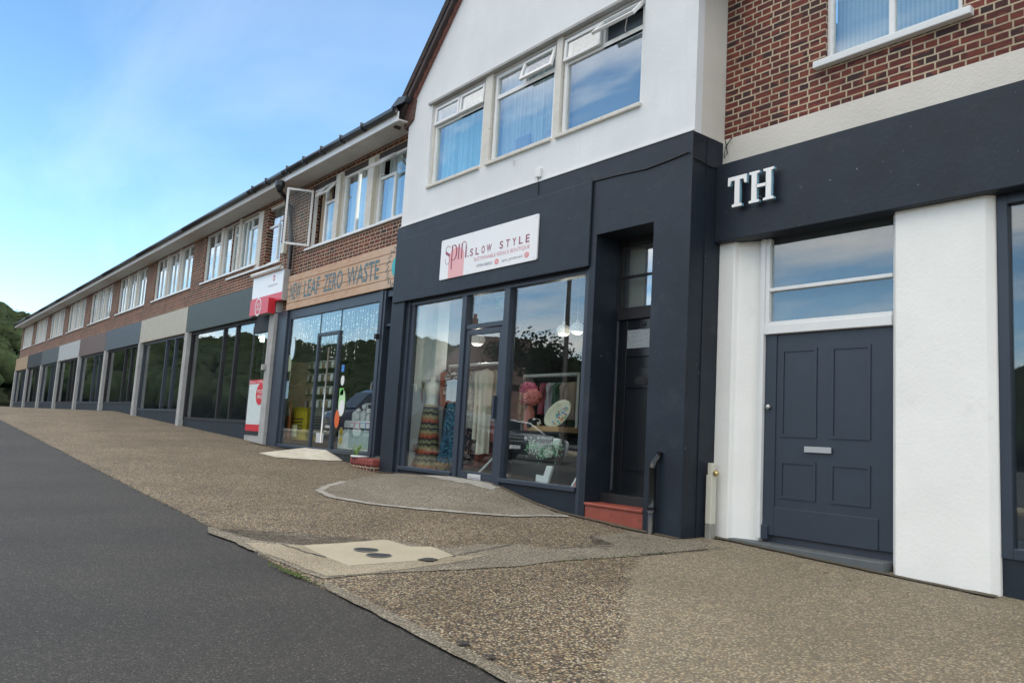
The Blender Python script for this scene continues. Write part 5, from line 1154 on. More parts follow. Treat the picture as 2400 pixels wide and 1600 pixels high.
def pom(px, py, r, mt_, nm, dy):
    c = Vector((W.x(px, py, yt + dy), yt + dy, W.z(px, py, yt + dy))); b = MB()
    for k in range(520):
        u = random.uniform(-1, 1); a = random.uniform(0, 6.28); s_ = math.sqrt(1 - u * u); d = Vector((s_ * math.cos(a), s_ * math.sin(a), u * .85)); p = c + d * r * random.uniform(.78, 1.05); t1 = d.cross(Vector((.3, .5, .8))).normalized(); t2 = d.cross(t1); q = r * .17
        b.quad(p - t1 * q, p - t2 * q + d * q * .5, p + t1 * q, p + t2 * q + d * q * .4)
    b.ball(c, r * .66, 14); b.build(nm, mt_, fv)
pom(1239, 913, .135, P('hyd_pink', (.72, .16, .28)), 'flower_head', .0); pom(1248, 930, .14, P('hyd_coral', (.80, .27, .25)), 'flower_head', -.10); pom(1228, 940, .07, P('hyd_dark', (.28, .03, .07)), 'flower_head', .06)
MB().tube([(fx, yt, vt), (fx, yt, vt + .22)], .01, 6).build('stems', P('stem_green', (.05, .12, .04)), fv)
x, z = W.at(1290, 990, yt - .05)
tr = thing('wooden_tray', 'light wood tray under the painted plate on the display table', 'tray', (x, yt, tz))
b = MB(); b.box(x - .22, x + .42, yt - .26, yt + .12, tz + .0, tz + .025).box(x - .22, x + .42, yt - .27, yt - .255, tz + .0, tz + .075).box(x - .235, x - .22, yt - .27, yt + .12, tz, tz + .075).box(x + .42, x + .435, yt - .27, yt + .12, tz, tz + .075); b.build('tray_body', P('light_wood', (.46, .27, .13), .5), tr, bevel=.004)
x, z = W.at(1306, 970, yt - .08)
pk = thing('painted_plate', 'large oval plate painted with blue and orange flowers propped on the wooden tray', 'plate', (x, yt, tz + .03))
m_ = Matrix.Translation((x + .02, yt - .08, z)) @ Matrix.Rotation(R(28), 4, 'Z') @ Matrix.Rotation(R(38), 4, 'Y') @ Matrix.Rotation(R(78), 4, 'X')
i = MB(); i.lathe([(.005, 0), (.15, .004), (.20, .03), (.20, .04), (.15, .014), (.005, .012)], (0, 0, 0), 40, .72, 1.18); i.xf(m_)
i.build('plate', P('plate_cream', (.74, .68, .52), .3), pk, smooth=True)
j = MB(); cs_ = []
for k in range(70):
    a, rr = random.uniform(0, 6.28), random.uniform(0, .85) ** .5; px_, py_ = .05 + .085 * rr * math.cos(a), .17 * rr * math.sin(a); q = random.uniform(.008, .018); s_ = k % 4
    p = [(px_ + q * math.cos(t), py_ + q * math.sin(t) * .8, .018 + .0006 * k / 70 + .012 * (px_ > .08)) for t in [h * math.pi / 3 for h in range(6)]]; j.add(p, [tuple(range(6))], s_)
j.xf(m_); j.build('painted_flowers', [P('pt_blue', (.10, .26, .50)), P('pt_orange', (.66, .22, .06)), P('pt_green', (.12, .34, .16)), P('pt_pale', (.45, .62, .66))], pk)
x, z = W.at(1252, 990, yt - .18)
tag(MB().lathe([(.05, tz + .002), (.10, tz + .05), (.11, tz + .11), (.08, tz + .17), (.06, tz + .18), (.055, tz + .17)], (x, yt - .18, 0), 24).build('pot', patmat('cow_print', [(.015, .015, .015), (.7, .7, .66), (.015, .015, .015)], 'n', 26), smooth=True), 'round black and white patterned pot beside the salmon vase', 'pot')
# lettering board, leaves, white blocks at the front
def card(px0, py0, px1, py1, yy, name, lb, cat, m, th=.04):
    x0_, z0_ = W.at(px0, py1, yy); x1_, z1_ = W.at(px1, py0, yy); return tag(MB().box(x0_, x1_, yy, yy + th, z0_, z1_).build(name, m, bevel=.004), lb, cat)
yb = .27
bd = thing('chalkboard', 'black board with flowing white writing under the display table', 'board', (W.x(1275, 1040, yb), yb, W.z(1275, 1060, yb)))
x0_, z0_ = W.at(1256, 1060, yb); x1_, z1_ = W.at(1296, 1020, yb)
MB().box(x0_, x1_, yb, yb + .02, z0_, z1_).build('board', MT['black_matt'], bd)
b = MB(); text(b, 'preloved', x0_ + .02, x1_ - .01, z1_ - .07, z1_ - .01, yb - .002, 0); text(b, 'required', x0_ + .01, x1_ - .01, z1_ - .20, z1_ - .09, yb - .002, 0, bold=.01); text(b, 'style', x0_ + .12, x1_ - .06, z0_ + .01, z0_ + .07, yb - .002, 0); b.each('lettering', P('chalk', (.62, .62, .62)), bd)
card(1296, 1028, 1312, 1043, yb - .03, 'display_block', 'small white block beside the chalkboard writing', 'block', MT['sign_white'])
lf = MB(); x0_, z0_ = W.at(1234, 1055, .2); x1_, _ = W.at(1314, 1050, .2)
for k in range(420):
    u = random.random(); p = Vector((x0_ + (x1_ - x0_) * u, .20 + random.uniform(-.04, .06), z0_ + random.gauss(.02, .05) + .05 * math.sin(u * 9))); a = random.uniform(0, 6.28); q = random.uniform(.012, .024); t1 = Vector((math.cos(a), random.uniform(-.5, .5), math.sin(a))) * q; t2 = Vector((-math.sin(a), random.uniform(-.5, .5), math.cos(a))) * q * .45
    lf.quad(p - t1, p - t2, p + t1, p + t2)
tag(lf.build('leaf_garland', P('eucalyptus', (.22, .40, .26))), 'garland of pale green leaves along the lower right boutique window', 'garland')
x0_, z0_ = W.at(1256, 1132, .2); x1_, z1_ = W.at(1296, 1092, .2); h_ = z1_ - z0_
tag(MB().prism([(x0_, z0_ + .03), (x0_ + .10, z0_ + .02), (x0_ + .16, z0_ - .03), (x1_ - .10, z0_ - .02), (x1_, z1_), (x1_ - .12, z1_), (x1_ - .18, z0_ + .11), (x0_, z0_ + .12)][::-1], .19, .23).build('display_letter', MT['sign_white'], bevel=.004), 'white L shaped display stand at the foot of the right boutique window', 'display stand')
x0_, z0_ = W.at(1340, 1143, .2); x1_, z1_ = W.at(1352, 1100, .2)
pf = thing('picture_frame', 'white picture frame leaning at the right end of the boutique window', 'picture frame', (x0_, .2, z0_))
b = MB(); b.add([(x0_, .16, z0_), (x0_ + .03, .16, z0_), (x1_ + .03, .26, z1_), (x1_, .26, z1_), (x0_, .18, z0_), (x0_ + .03, .18, z0_), (x1_ + .03, .28, z1_), (x1_, .28, z1_)], [(0, 1, 2, 3), (7, 6, 5, 4), (0, 3, 7, 4), (1, 5, 6, 2), (3, 2, 6, 7), (0, 4, 5, 1)]); b.build('frame_rail', MT['upvc'], pf)
MB().add([(x0_ + .03, .17, z0_), (x0_ + .30, .17, z0_), (x1_ + .30, .27, z1_), (x1_ + .03, .27, z1_)], [(0, 1, 2, 3)]).build('print', P('print_red', (.55, .20, .16)), pf)
tag(MB().box(-9.345, -9.325, .085, .088, .86, 1.02).build('sticker', P('sticker_blue', (.05, .28, .62), .3)), 'blue round-cornered sticker by the boutique door handle', 'sticker') if False else None
x, z = W.at(1166, 910, .05); b = MB(); b.prism([(x - .03 + .045 * math.cos(a), z + .09 * math.sin(a)) for a in [-k * math.pi / 8 for k in range(16)]], .086, .088); tag(b.build('sticker', P('sticker_blue', (.05, .28, .62), .3)), 'blue oval sticker on the boutique door glass above the handle', 'sticker')

# ------------------------------------------------------------------ inside the zero-waste shop
K_ = K; zS, gl0, gl1 = K['zS'], K['gl0'], K['gl1']
def at2(px, py, y): return W.at(px, py, y)
fz2 = zS + .02
sh = thing('shelf_unit', 'tall rough timber shelf unit at the left end of the zero-waste shop window', 'shelves', (gl0 + .3, .8, fz2))
a, z_ = W.at(686, 848, .6); c_ = W.x(696, 848, .6)
MB().box(a, a + .16, .5, 1.0, fz2, z_).build('end_post', MT['timber'], sh)
MB().box(gl0 + .02, a, .95, .98, fz2, z_ - .4).build('side_board', MT['timber'], sh)
ws = thing('wire_shelving', 'black wire shelving stacked with jars inside the zero-waste shop', 'shelves', (-15.5, 1.0, fz2))
xa_, xb_ = W.x(694, 900, 1.0), W.x(800, 900, 1.0)
jar_spots = []
for k, h_ in enumerate((.55, .85, 1.15, 1.45, 1.75)):
    MB().box(xa_, xb_, 0.92, 1.2, fz2 + h_ - .02, fz2 + h_).build('shelf', MT['black_matt'], ws); jar_spots += [(xa_ + .12 + i * .16, fz2 + h_) for i in range(int((xb_ - xa_) / .16) - 1)]
for x in (xa_, xb_): MB().box(x - .02, x + .02, 0.92, 1.2, fz2, fz2 + 1.9).build('upright', MT['black_matt'], ws)
jm = [P('jar_a', (.75, .72, .66), .2), P('jar_b', (.30, .20, .10), .2), P('jar_c', (.80, .82, .84), .2), P('jar_d', (.14, .10, .07), .2)]
src = None
for k, (x, z) in enumerate(jar_spots[:110]):
    o = MB().lathe([(.05, 0), (.055, .02), (.055, .13), (.04, .16)], (x, 0.98, z), 12).build('jar', jm[k % 4], smooth=True); tag(o, 'small jar standing on the black wire shelving of the zero-waste shop', 'jar', 'jars on the wire shelving')
    MB().lathe([(.045, 0), (.045, .03)], (x, 0.98, z + .16), 12).build('lid', MT['metal'], o)
def bin_(px0, py0, px1, py1, yy, m, lb, rows, mt_):
    x0_, z1_ = W.at(px0, py0, yy); x1_, _ = W.at(px1, py0, yy); z0_ = W.z(px0, py1, yy); w = x1_ - x0_
    o = thing('refill_bin', lb, 'bin', ((x0_ + x1_) / 2, yy, z0_))
    b = MB(); b.add([(x0_ + .05, yy, z0_), (x1_ - .05, yy, z0_), (x1_ - .05, yy + .3, z0_), (x0_ + .05, yy + .3, z0_), (x0_, yy - .03, z1_), (x1_, yy - .03, z1_), (x1_, yy + .33, z1_), (x0_, yy + .33, z1_)], [(0, 3, 2, 1), (0, 1, 5, 4), (1, 2, 6, 5), (2, 3, 7, 6), (3, 0, 4, 7)])
    b.build('tub', m, o, bevel=.02)
    MB().frame(x0_ - .015, x1_ + .015, z1_ - .03, z1_ + .01, yy - .05, yy + .35, .012).build('rim', m, o)
    b = MB()
    for r_i in range(rows):
        zc_ = z1_ - (z1_ - z0_) * (.34 + .10 * r_i); l = random.uniform(.22, .32); b.box((x0_ + x1_) / 2 - w * l, (x0_ + x1_) / 2 + w * l, yy - .026 + .0, yy - .012, zc_ - .015, zc_ + .012)
    b.build('printed_lines', mt_, o)
bin_(683, 955, 723, 1030, .55, P('bin_yellow', (.50, .38, .03), .25), 'yellow translucent refill bin low in the zero-waste shop window', 4, MT['black_matt'])
bin_(733, 955, 768, 1018, .45, P('bin_brown', (.17, .15, .13), .5), 'grey brown refill bin with dark print behind the zero-waste shop door', 6, MT['black_matt'])
x0_, z0_ = W.at(680, 1020, .5); tag(MB().box(x0_, x0_ + .32, .5, .52, z0_ - .02, z0_ + .25).build('card_sign', P('card_yellow', (.72, .70, .42)), bevel=.003), 'pale yellow card leaning in front of the yellow refill bin', 'card')
x0_, z0_ = W.at(668, 1018, .4); o = thing('orange_banner', 'orange and cream paper panel at the foot of the timber shelf', 'panel', (x0_, .4, z0_)); MB().box(x0_ - .02, x0_ + .22, .40, .41, z0_ - .1, z0_ + .75).build('paper', P('banner_orange', (.62, .20, .08)), o); MB().prism([(x0_ + .0, z0_ + .42), (x0_ + .2, z0_ + .45), (x0_ + .1, z0_ + .68)], .392, .398).build('cream_mark', P('banner_cream', (.75, .62, .45)), o)
# dispenser unit
dx0, dz0 = W.at(*zc(120, 1362), .42); dx1 = W.x(*zc(462, 1388), .42); dzt = W.z(*zc(330, 1070), .42); dz0 = zS + .01
dm = thing('refill_dispenser', 'white liquid refill dispenser with five coloured labels in the zero-waste window', 'dispenser', ((dx0 + dx1) / 2, .5, dz0))
u0 = dx0 + (dx1 - dx0) * .20
MB().box(u0, dx1, .42, .85, dz0, dzt).build('cabinet', P('disp_white', (.78, .82, .80), .35), dm, bevel=.01)
MB().box(dx0, u0 - .005, .44, .8, dz0, dz0 + (dzt - dz0) * .66).build('side_drawer', P('disp_cream', (.74, .78, .70), .4), dm, bevel=.01)
labs = [(.78, .80, .80), (.78, .36, .42), (.72, .30, .36), (.30, .48, .72), (.40, .10, .18)]; cw = (dx1 - u0) / 5; lz1, lz0_ = dzt - .03, dzt - (dzt - dz0) * .30
for k in range(5):
    MB().box(u0 + k * cw + .008, u0 + (k + 1) * cw - .008, .412, .419, lz0_, lz1).build('label', P('lab%d' % k, labs[k]), dm)
    MB().box(u0 + k * cw + .03, u0 + (k + 1) * cw - .03, .407, .411, lz0_ + .03, lz1 - .02).build('label_centre', MT['sign_white'], dm)
    MB().box(u0 + k * cw + .04, u0 + (k + 1) * cw - .04, .38, .407, lz0_ + .0, lz0_ + .035).build('tap', MT['black_matt'], dm)
    if k: MB().box(u0 + k * cw + .012, u0 + (k + 1) * cw - .012, .413, .419, dz0 + .04, lz0_ - .03).build('tank_window', P('tank', (.42, .52, .50), .3), dm)
b = MB(); fx_, fz_ = W.at(*zc(168, 1222), .435)
for s_ in (-.09, .09):
    for k in range(6): a = k * math.pi / 3; b.prism([(fx_ + .045 * math.cos(a) + .032 * math.cos(t), fz_ + s_ + .05 * math.sin(a) + .036 * math.sin(t)) for t in [-h * math.pi / 4 for h in range(8)]], .43 - .001 * k, .438)
b.build('yellow_flowers', P('flower_yellow', (.75, .50, .03)), dm)
for k, (px, py) in enumerate((zc(352, 970), zc(412, 930), zc(458, 972))):
    x, z = W.at(px, py, .6); o = thing('pump_bottle', ['white pump bottle, left of the three standing on the dispenser', 'white pump bottle, tallest and middle of the three on the dispenser', 'white pump bottle, right of the three standing on the dispenser'][k], 'bottle', (x, .6, dzt)); MB().lathe([(.045, 0), (.045, (z - dzt) * .45), (.02, (z - dzt) * .6), (.018, z - dzt - .05)], (x, .6, dzt), 16).build('bottle', MT['upvc'], o, smooth=True); MB().ball((x, .6, z), .055, 12).build('ball_top', MT['upvc'], o, smooth=True)
x0_, z0_ = W.at(*zc(150, 1165), .75); x1_, z1_ = W.at(*zc(320, 962), .75)
dr_ = thing('drum', 'translucent white drum with a pump handle behind the dispenser', 'drum', ((x0_ + x1_) / 2, 1.0, z0_)); cx = (x0_ + x1_) / 2; rr = (x1_ - x0_) / 2.6
MB().lathe([(rr * .95, dz0), (rr, dz0 + .05), (rr, z1_ - .06), (rr * .8, z1_), (.05, z1_ + .01)], (cx, 1.15, 0), 28).build('drum_body', P('drum_white', (.60, .62, .58), .4), dr_, smooth=True)
b = MB(); b.tube([(cx + .1, 1.15, z1_), (cx + .1, 1.15, z1_ + .16)], .012, 8).tube([(cx, 1.15, z1_ + .16), (cx + .24, 1.15, z1_ + .16)], .014, 8); b.build('pump_handle', MT['upvc'], dr_)
# stickers and notices on the glass
def stick(px, py, w, h, lb, m, shape='oval', nm='sticker', cat='sticker', yy=.212):
    x, z = W.at(px, py, yy); b = MB()
    if shape == 'oval': b.prism([(x + w * math.cos(a), z + h * math.sin(a)) for a in [-k * math.pi / 10 for k in range(20)]], yy - .002, yy + .004)
    else: b.box(x - w, x + w, yy - .002, yy + .004, z - h, z + h)
    return tag(b.build(nm, m), lb, cat)
W_ = MT['sign_white']
stick(*z3(375, 245), .11, .26, 'tall pale oval sticker high on the left zero-waste window', P('st_pale', (.55, .72, .78)), 'oval')
o = stick(*z3(883, 572), .07, .10, 'small white oval sticker beside the zero-waste shop door', P('st_white', (.70, .74, .72)), 'oval')
o = stick(*z3(874, 800), .14, .27, 'large oval sticker, green above and white below, beside the shop door', P('st_green', (.45, .68, .38)), 'oval')
x, z = W.at(*z3(874, 835), .205); b = MB(); b.prism([(x + .12 * math.cos(a), z - .03 + .16 * math.sin(a)) for a in [-k * math.pi / 10 for k in range(20)]], .2035, .2065); b.build('white_lower_half', W_, o)
stick(*z3(873, 685), .09, .07, 'bright green rectangular sticker above the large oval one', P('st_bgreen', (.16, .50, .12)), 'rect')
stick(*z3(888, 448), .055, .07, 'small blue square sticker near the top of the shop door edge', P('st_blue', (.06, .22, .55)), 'rect')
stick(*z3(825, 965), .10, .18, 'orange flower shaped decal at the zero-waste shop door edge', P('st_orange', (.62, .12, .03)), 'oval')
stick(*z3(340, 445), .09, .30, 'upper white and yellow leaflet taped inside the left zero-waste window', P('leaf_a', (.66, .64, .44)), 'rect', 'leaflet', 'leaflet', .235)
stick(*z3(320, 618), .09, .31, 'lower pale blue leaflet taped inside the left zero-waste window', P('leaf_b', (.50, .62, .74)), 'rect', 'leaflet', 'leaflet', .235)
stick(*z3(648, 1155), .17, .10, 'grey letter box notice low on the zero-waste shop door', P('leaf_c', (.42, .44, .45)), 'rect', 'notice', 'notice', .205)
# strings of fairy lights hanging along the top of the window
b = MB(); wires = MB()
for k in range(34):
    x = gl0 + .15 + (gl1 - gl0 - .3) * (k + random.random() * .5) / 34; ln = random.uniform(.35, 1.0); zt_ = K['zT'] - .03; yy = .32
    wires.tube([(x, yy, zt_), (x + .01, yy, zt_ - ln)], .0015, 4)
    for j in range(int(ln / .07)):
        p = Vector((x + random.uniform(-.03, .03), yy, zt_ - .05 - j * .07 + random.uniform(-.03, .03)))
        if random.random() < .5: b.tube([p, p + Vector((random.uniform(-.03, .03), 0, -.022))], .0028, 5)
eb = paint('fairy_bulb', (.9, .9, .85), .5); eb.node_tree.nodes['Principled BSDF'].inputs['Emission Color'].default_value = (1, .95, .85, 1); eb.node_tree.nodes['Principled BSDF'].inputs['Emission Strength'].default_value = .7
fl = thing('fairy_lights', 'curtain of tiny white fairy lights along the top of the zero-waste window', 'lights', ((gl0 + gl1) / 2, .32, K['zT'] - .5))
for nm, q, m in (('bulbs', b, eb), ('wires', wires, MT['upvc'])): o = q.build(nm, m, fl); o['kind'] = 'stuff'
et = paint('strip_tube', (.9, .9, .9), .5); et.node_tree.nodes['Principled BSDF'].inputs['Emission Color'].default_value = (.9, .97, 1, 1); et.node_tree.nodes['Principled BSDF'].inputs['Emission Strength'].default_value = 3
# strip lights in the post office
for k, (px, py) in enumerate((zb(110, 245), zb(120, 285))):
    x, z = W.at(px, py, .8 + k * .3); tag(MB().box(x - .5, x + .25, .8 + k * .3, .95 + k * .3, z, z + .06).build('strip_light', et, bevel=.01), ['farther', 'nearer'][1 - k] + ' white strip light inside the post office window', 'light')
# ------------------------------------------------------------------ the far side of the street (seen in the shop glass)
def mir(px, py, d, yg=.11):
    """where a thing stands that shows at this spot of the boutique glass, d metres away along the line of sight"""
    v = ray(px, py); v = CAM + v.normalized() * d; return Vector((v.x, 2 * yg - v.y, v.z))
# wooded hillside
def hp_(az, j):      # az: degrees left of +Y; j: 0 foot .. 9 crest
    r = 140 + 20 * j; h = (1.5 + 4.1 * j - .10 * j * j) * (1 + .10 * math.sin(az * .21 + 1) + .06 * math.sin(az * .63 + 2))
    return Vector((-r * math.sin(R(az)), r * math.cos(R(az)), h if j else -3))
b = MB(); n = 90
for j in range(10):
    for i in range(n + 1): b.v.append(hp_(60 + 150 * i / n, j))
for j in range(9):
    for i in range(n): b.f.append([j * (n + 1) + i, j * (n + 1) + i + 1, (j + 1) * (n + 1) + i + 1, (j + 1) * (n + 1) + i]); b.mi.append(0)
struct(b.build('hill', paint('hill_grass', (.008, .011, .006), .9, .3, .02, 0, spec=.05), keep=True, smooth=True))
leafm = paint('foliage', (.014, .021, .009), .9, .45, .6, .2, 30, spec=.05); leafm2 = paint('foliage_dark', (.010, .016, .007), .9, .4, .6, .2, 30, spec=.05)
b = MB()
for k in range(2600):
    j = random.uniform(.2, 9); r = random.uniform(2.2, 4.6); c = hp_(random.uniform(62, 205), j) + Vector((0, 0, r * .35))
    o_ = len(b.v); nn, mm = 9, 6
    for u in range(mm + 1):
        for w in range(nn):
            a = 2 * math.pi * w / nn; e = math.pi * u / mm; rr = r * random.uniform(.78, 1.15); b.v.append(c + Vector((math.sin(e) * math.cos(a), math.sin(e) * math.sin(a), math.cos(e) * .9)) * rr)
    for u in range(mm):
        for w in range(nn): b.f.append([o_ + u * nn + w, o_ + (u + 1) * nn + w, o_ + (u + 1) * nn + (w + 1) % nn, o_ + u * nn + (w + 1) % nn]); b.mi.append(0)
    for q in range(26):
        u = random.uniform(-.2, 1); a = random.uniform(0, 6.28); s_ = math.sqrt(1 - u * u); d = Vector((s_ * math.cos(a), s_ * math.sin(a), u)); p = c + d * r * random.uniform(1.0, 1.2); t1 = d.cross(Vector((.2, .4, .9))).normalized() * r * .08; t2 = d.cross(t1).normalized() * r * .08
        b.quad(p - t1, p - t2, p + t1, p + t2)
o = b.build('far_woodland', leafm, keep=True, smooth=True); o['kind'] = 'stuff'; o['label'] = 'far off mass of trees covering the hillside'; o['category'] = 'woodland'
def tree(base, h, r, lb, seed, m):
    rnd = random.Random(seed); t = thing('broadleaf_tree', lb, 'tree', base, 'trees across the street'); B = Vector(base)
    tb = MB(); tb.tube([B, B + Vector((.1, 0, h * .3)), B + Vector((.0, .1, h * .65))], [h * .035, h * .026, h * .012], 10)
    cl = []
    for k in range(9):
        a = rnd.uniform(0, 6.28); e = B + Vector((math.cos(a) * r * rnd.uniform(.3, .75), math.sin(a) * r * rnd.uniform(.3, .75), h * rnd.uniform(.45, .85))); tb.tube([B + Vector((0, 0, h * rnd.uniform(.25, .45))), (B + e) / 2 + Vector((0, 0, h * .2)), e], [h * .014, h * .009, h * .004], 6); cl.append((e, r * rnd.uniform(.32, .5)))
    cl.append((B + Vector((0, 0, h * .82)), r * .5)); cl.append((B + Vector((0, 0, h * .6)), r * .6))
    tb.build('trunk', P('bark', (.06, .045, .03)), t, smooth=True); lb_ = MB()
    for c, rr in cl:
        for k in range(800):
            d = Vector((rnd.gauss(0, 1), rnd.gauss(0, 1), rnd.gauss(0, .8))).normalized(); p = c + d * rr * rnd.uniform(.45, 1.05); q = rnd.uniform(.05, .12); t1 = Vector((rnd.uniform(-1, 1), rnd.uniform(-1, 1), rnd.uniform(-1, 1))).normalized(); t2 = d.cross(t1).normalized()
            lb_.quad(p - t1 * q, p - t2 * q, p + t1 * q, p + t2 * q)
    lb_.build('crown', m, t)
def put(px, py, d):
    v = mir(px, py, d); return v
for k, (px, top, d, r, lb) in enumerate(((1236, 785, 46, 3.4, 'tall broadleaf tree mirrored in the right boutique window above the pink flowers'), (1196, 815, 50, 2.4, 'smaller broadleaf tree mirrored beside the boutique door frame'), (1290, 850, 52, 2.6, 'low broadleaf tree mirrored left of the pole'), (1375, 845, 50, 3.2, 'broadleaf tree mirrored at the right edge of the boutique window'), (1330, 862, 55, 2.6, 'low broadleaf tree mirrored behind the pole'))):
    v = mir(px, top, d); g = gz(v.x, v.y) - .05; tree((v.x, v.y, g), v.z - g, r, lb, 10 + k, leafm2 if k % 2 == 0 else leafm)
# house across the street: steep brown roof, half-timbered gable, chimney
v0, v1, vt_ = mir(1040, 885, 50), mir(1200, 895, 50), mir(1120, 800, 50)
c = (v0 + v1) / 2; hw = (v1 - v0).length / 2 + .6; g = gz(c.x, c.y) - .1; ang = math.atan2((v1 - v0).y, (v1 - v0).x)
HF = Frame((c.x, c.y), ang); hs_ = thing('house', 'detached house with a steep brown tiled roof mirrored in the boutique door', 'house', (c.x, c.y, g))
ez = (v0.z + v1.z) / 2 - .6; rz = vt_.z
MB(HF).wall(-hw, hw, g, ez, 0, 6, [(-hw + 1, -hw + 2.4, g + .9, g + 2.2), (hw - 2.4, hw - 1, g + .9, g + 2.2)]).build('wall', MT['brick_far'], hs_)
b = MB(HF); sd_y = -.4
b.add([(-hw - .3, -.4, ez), (hw + .3, -.4, ez), (hw + .3, 3, rz), (-hw + 2.2, 3, rz), (-hw - .3, 6.4, ez), (hw + .3, 6.4, ez)], [(0, 1, 2, 3), (4, 3, 2, 5), (0, 3, 4)]); b.build('roof', paint('brown_roof', (.055, .033, .028), .85, .2, 3, .3, 10), hs_)
b = MB(HF); b.box(-.9, -.2, 2.6, 3.2, rz - .5, rz + 1.0).box(-.8, -.6, 2.8, 3.0, rz + 1.0, rz + 1.3).box(-.5, -.3, 2.8, 3.0, rz + 1.0, rz + 1.3); b.build('chimney', MT['brick_far'], hs_)
b = MB(HF); b.add([(hw - 2.6, -.9, ez - .2), (hw + .2, -.9, ez - .2), (hw - 1.2, -.9, ez + 1.7)], [(0, 1, 2)]).box(hw - 2.5, hw + .1, -.9, 0, g, ez - .2); b.build('gable_bay', MT['render_cream'], hs_)
b = MB(HF)
for k in range(6): b.box(hw - 2.4 + k * .45, hw - 2.3 + k * .45, -.93, -.9, ez - 1.6, ez + (.2 + .5 * (2.5 - abs(k - 2.5)) if k else 0))
b.build('timber_strips', MT['black_matt'], hs_)
for x in (-hw + 1, hw - 2.4): MB(HF).box(x, x + 1.4, .05, .1, g + .9, g + 2.2).build('window', MT['glass_win'], hs_)
# tall pole
v = mir(1327, 800, 30); g = gz(v.x, v.y)
tp = thing('street_pole', 'tall dark wooden pole mirrored in the right boutique window between the pendant lamps', 'pole', (v.x, v.y, g))
MB().tube([(v.x, v.y, g), (v.x, v.y, g + 11)], [.10, .075], 12).build('pole', P('pole_dark', (.03, .025, .022)), tp, smooth=True)
MB().box(v.x - .5, v.x + .5, v.y - .04, v.y + .04, g + 10.5, g + 10.6).build('crossarm', P('pole_dark', (.03, .025, .022)), tp)
# low hedge and pavement on the far side
sheet('pavement', [(-70, -21), (20, -21), (20, -18.5), (-70, -18.5)], .09, MT['pale_conc'], 4, drop=.15)
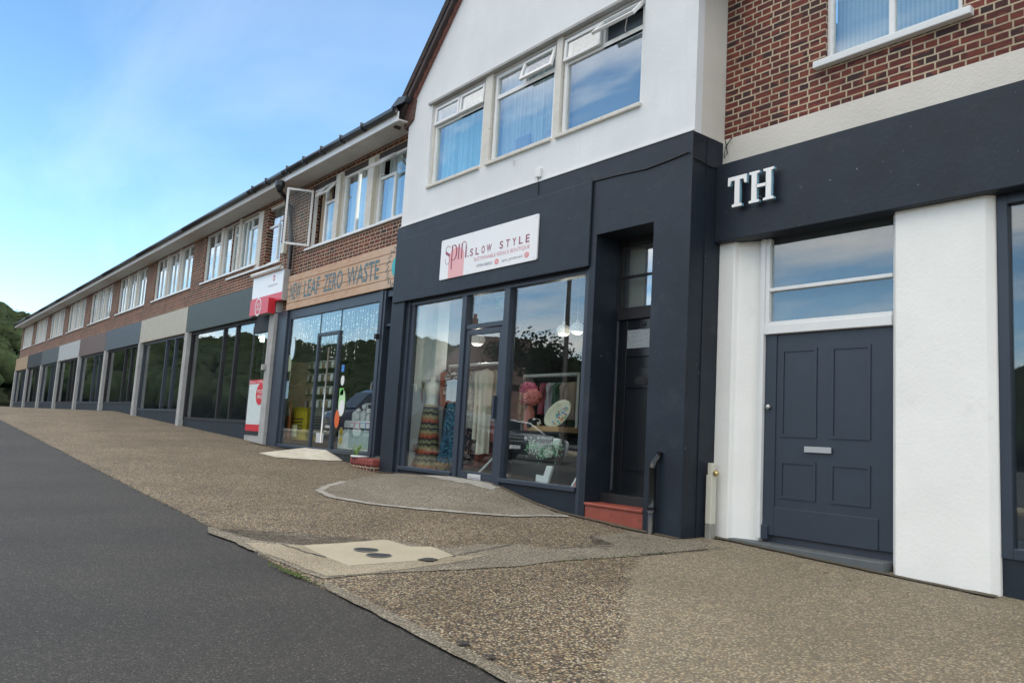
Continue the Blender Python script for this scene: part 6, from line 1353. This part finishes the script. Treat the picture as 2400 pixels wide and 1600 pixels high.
# parked cars
def car(p, q, lb, body, van=False, yg=.11):
    v = mir(p[0], 1000, p[1], yg); w_ = mir(q[0], 1000, q[1], yg); yaw = math.atan2(v.y - w_.y, v.x - w_.x); g = gz(v.x, v.y); F2 = Frame((v.x, v.y), yaw); t = thing('parked_van' if van else 'parked_car', lb, 'van' if van else 'car', (v.x, v.y, g))
    Wd = .87 if not van else .98
    pr = [(-2.0, .28), (-2.02, .55), (-1.95, .78), (-1.15, .95), (-.55, 1.38), (.2, 1.47), (1.2, 1.42), (1.75, 1.0), (1.95, .95), (2.0, .5), (1.95, .28)] if not van else [(-2.5, .35), (-2.52, .8), (-2.35, 1.05), (-1.75, 1.2), (-1.05, 1.95), (-.7, 2.1), (2.5, 2.15), (2.55, .35)]
    m = len(pr); b = MB(F2); rows = [-1, -.93, -.6, 0, .6, .93, 1]
    for r_ in rows:
        for x, z in pr: k = 1 - .20 * max(0, (z - .9)) if abs(r_) > .5 else 1; cr = .0 if abs(r_) < .99 else -.04; b.v.append(Vector((x * (1 + (cr if abs(x) > 1.5 else 0)), r_ * Wd * k, g + z + cr)))
    for i in range(len(rows) - 1):
        for j in range(m - 1): b.f.append([i * m + j, i * m + j + 1, (i + 1) * m + j + 1, (i + 1) * m + j]); b.mi.append(0)
    b.f.append(list(range(m))); b.f.append(list(range(len(rows) * m - 1, (len(rows) - 1) * m - 1, -1))); b.mi += [0, 0]
    b.f.append([0, m, 2 * m, 3 * m, 4 * m, 5 * m, 6 * m, 7 * m - 1, 6 * m - 1, 5 * m - 1, 4 * m - 1, 3 * m - 1, 2 * m - 1, m - 1]); b.mi.append(0)
    b.build('body', body, t, smooth=False, bevel=.03)
    gm = P('car_glass', (.015, .02, .025), .05); k = lambda z: Wd * (1 - .2 * max(0, z - .9)) + .006
    side_ = [(-1.05, .98), (-.52, 1.33), (.2, 1.41), (1.1, 1.36), (1.5, 1.0)] if not van else [(-1.7, 1.25), (-1.05, 1.88), (-.2, 1.92), (-.2, 1.25)]
    for s_ in (-1, 1): MB(F2).add([(x, s_ * k(z), g + z) for x, z in side_], [tuple(range(len(side_)))]).build('side_window', gm, t)
    (xa_, za_), (xb_, zb_) = ((-1.15, .95), (-.55, 1.38)) if not van else ((-1.75, 1.2), (-1.05, 1.95))
    MB(F2).add([(xa_ + .03, -Wd * .84, g + za_ + .06), (xa_ + .03, Wd * .84, g + za_ + .06), (xb_ - .02, Wd * .74, g + zb_ + .0), (xb_ - .02, -Wd * .74, g + zb_ + .0)], [(0, 1, 2, 3)]).xf(Matrix.Translation((-.02, 0, .02))).build('windscreen', gm, t)
    fx_ = pr[0][0] - .03
    for s_ in (-1, 1):
        MB(F2).ball((pr[2][0] + .05, s_ * Wd * .76, g + pr[2][1] - .1), .13, 12, .8).build('headlight', P('lamp_clear', (.6, .62, .64), .1), t, smooth=True)
        for wx in ((-1.28, 1.22) if not van else (-1.7, 1.6)):
            w = MB(F2); w.tube([(wx, s_ * (Wd - .16), g + .31), (wx, s_ * (Wd + .015), g + .31)], .31, 24); o = w.build('wheel', P('tyre', (.015, .015, .016), .8), t)
            MB(F2).tube([(wx, s_ * (Wd + .0), g + .31), (wx, s_ * (Wd + .022), g + .31)], .19, 16).build('rim', MT['metal'], o)
    b = MB(F2); b.box(fx_ - .01, fx_ + .1, -Wd * .52, Wd * .52, g + .60, g + .625).box(fx_ - .01, fx_ + .1, -Wd * .46, Wd * .46, g + .70, g + .73); b.build('grille', MT['metal'], t)
    o = MB(F2).box(fx_ - .015, fx_ + .05, -.26, .26, g + .38, g + .49).build('number_plate', MT['sign_white'], t)
    if van:
        b = MB(F2)
        for x in (-.4, 1.2): b.tube([(x, -.8, g + 2.15), (x, -.8, g + 2.45), (x, .8, g + 2.45), (x, .8, g + 2.15)], .03, 8)
        b.build('roof_rack', MT['metal'], t)
car((1085, 25.5), (1222, 24.2), 'black hatchback with a white number plate mirrored in the right boutique window', paint('car_black', (.012, .014, .02), .3, .05, 3, 0))
car((1210, 31), (1330, 31), 'silver hatchback mirrored behind the black one in the boutique window', paint('car_silver', (.42, .43, .44), .25, .05, 3, 0, metal=.5))
car((900, 35), (840, 34.5), 'dark blue van with a roof rack mirrored in the zero-waste shop window', paint('car_navy', (.02, .025, .05), .15, .05, 3, 0), van=True, yg=.22)
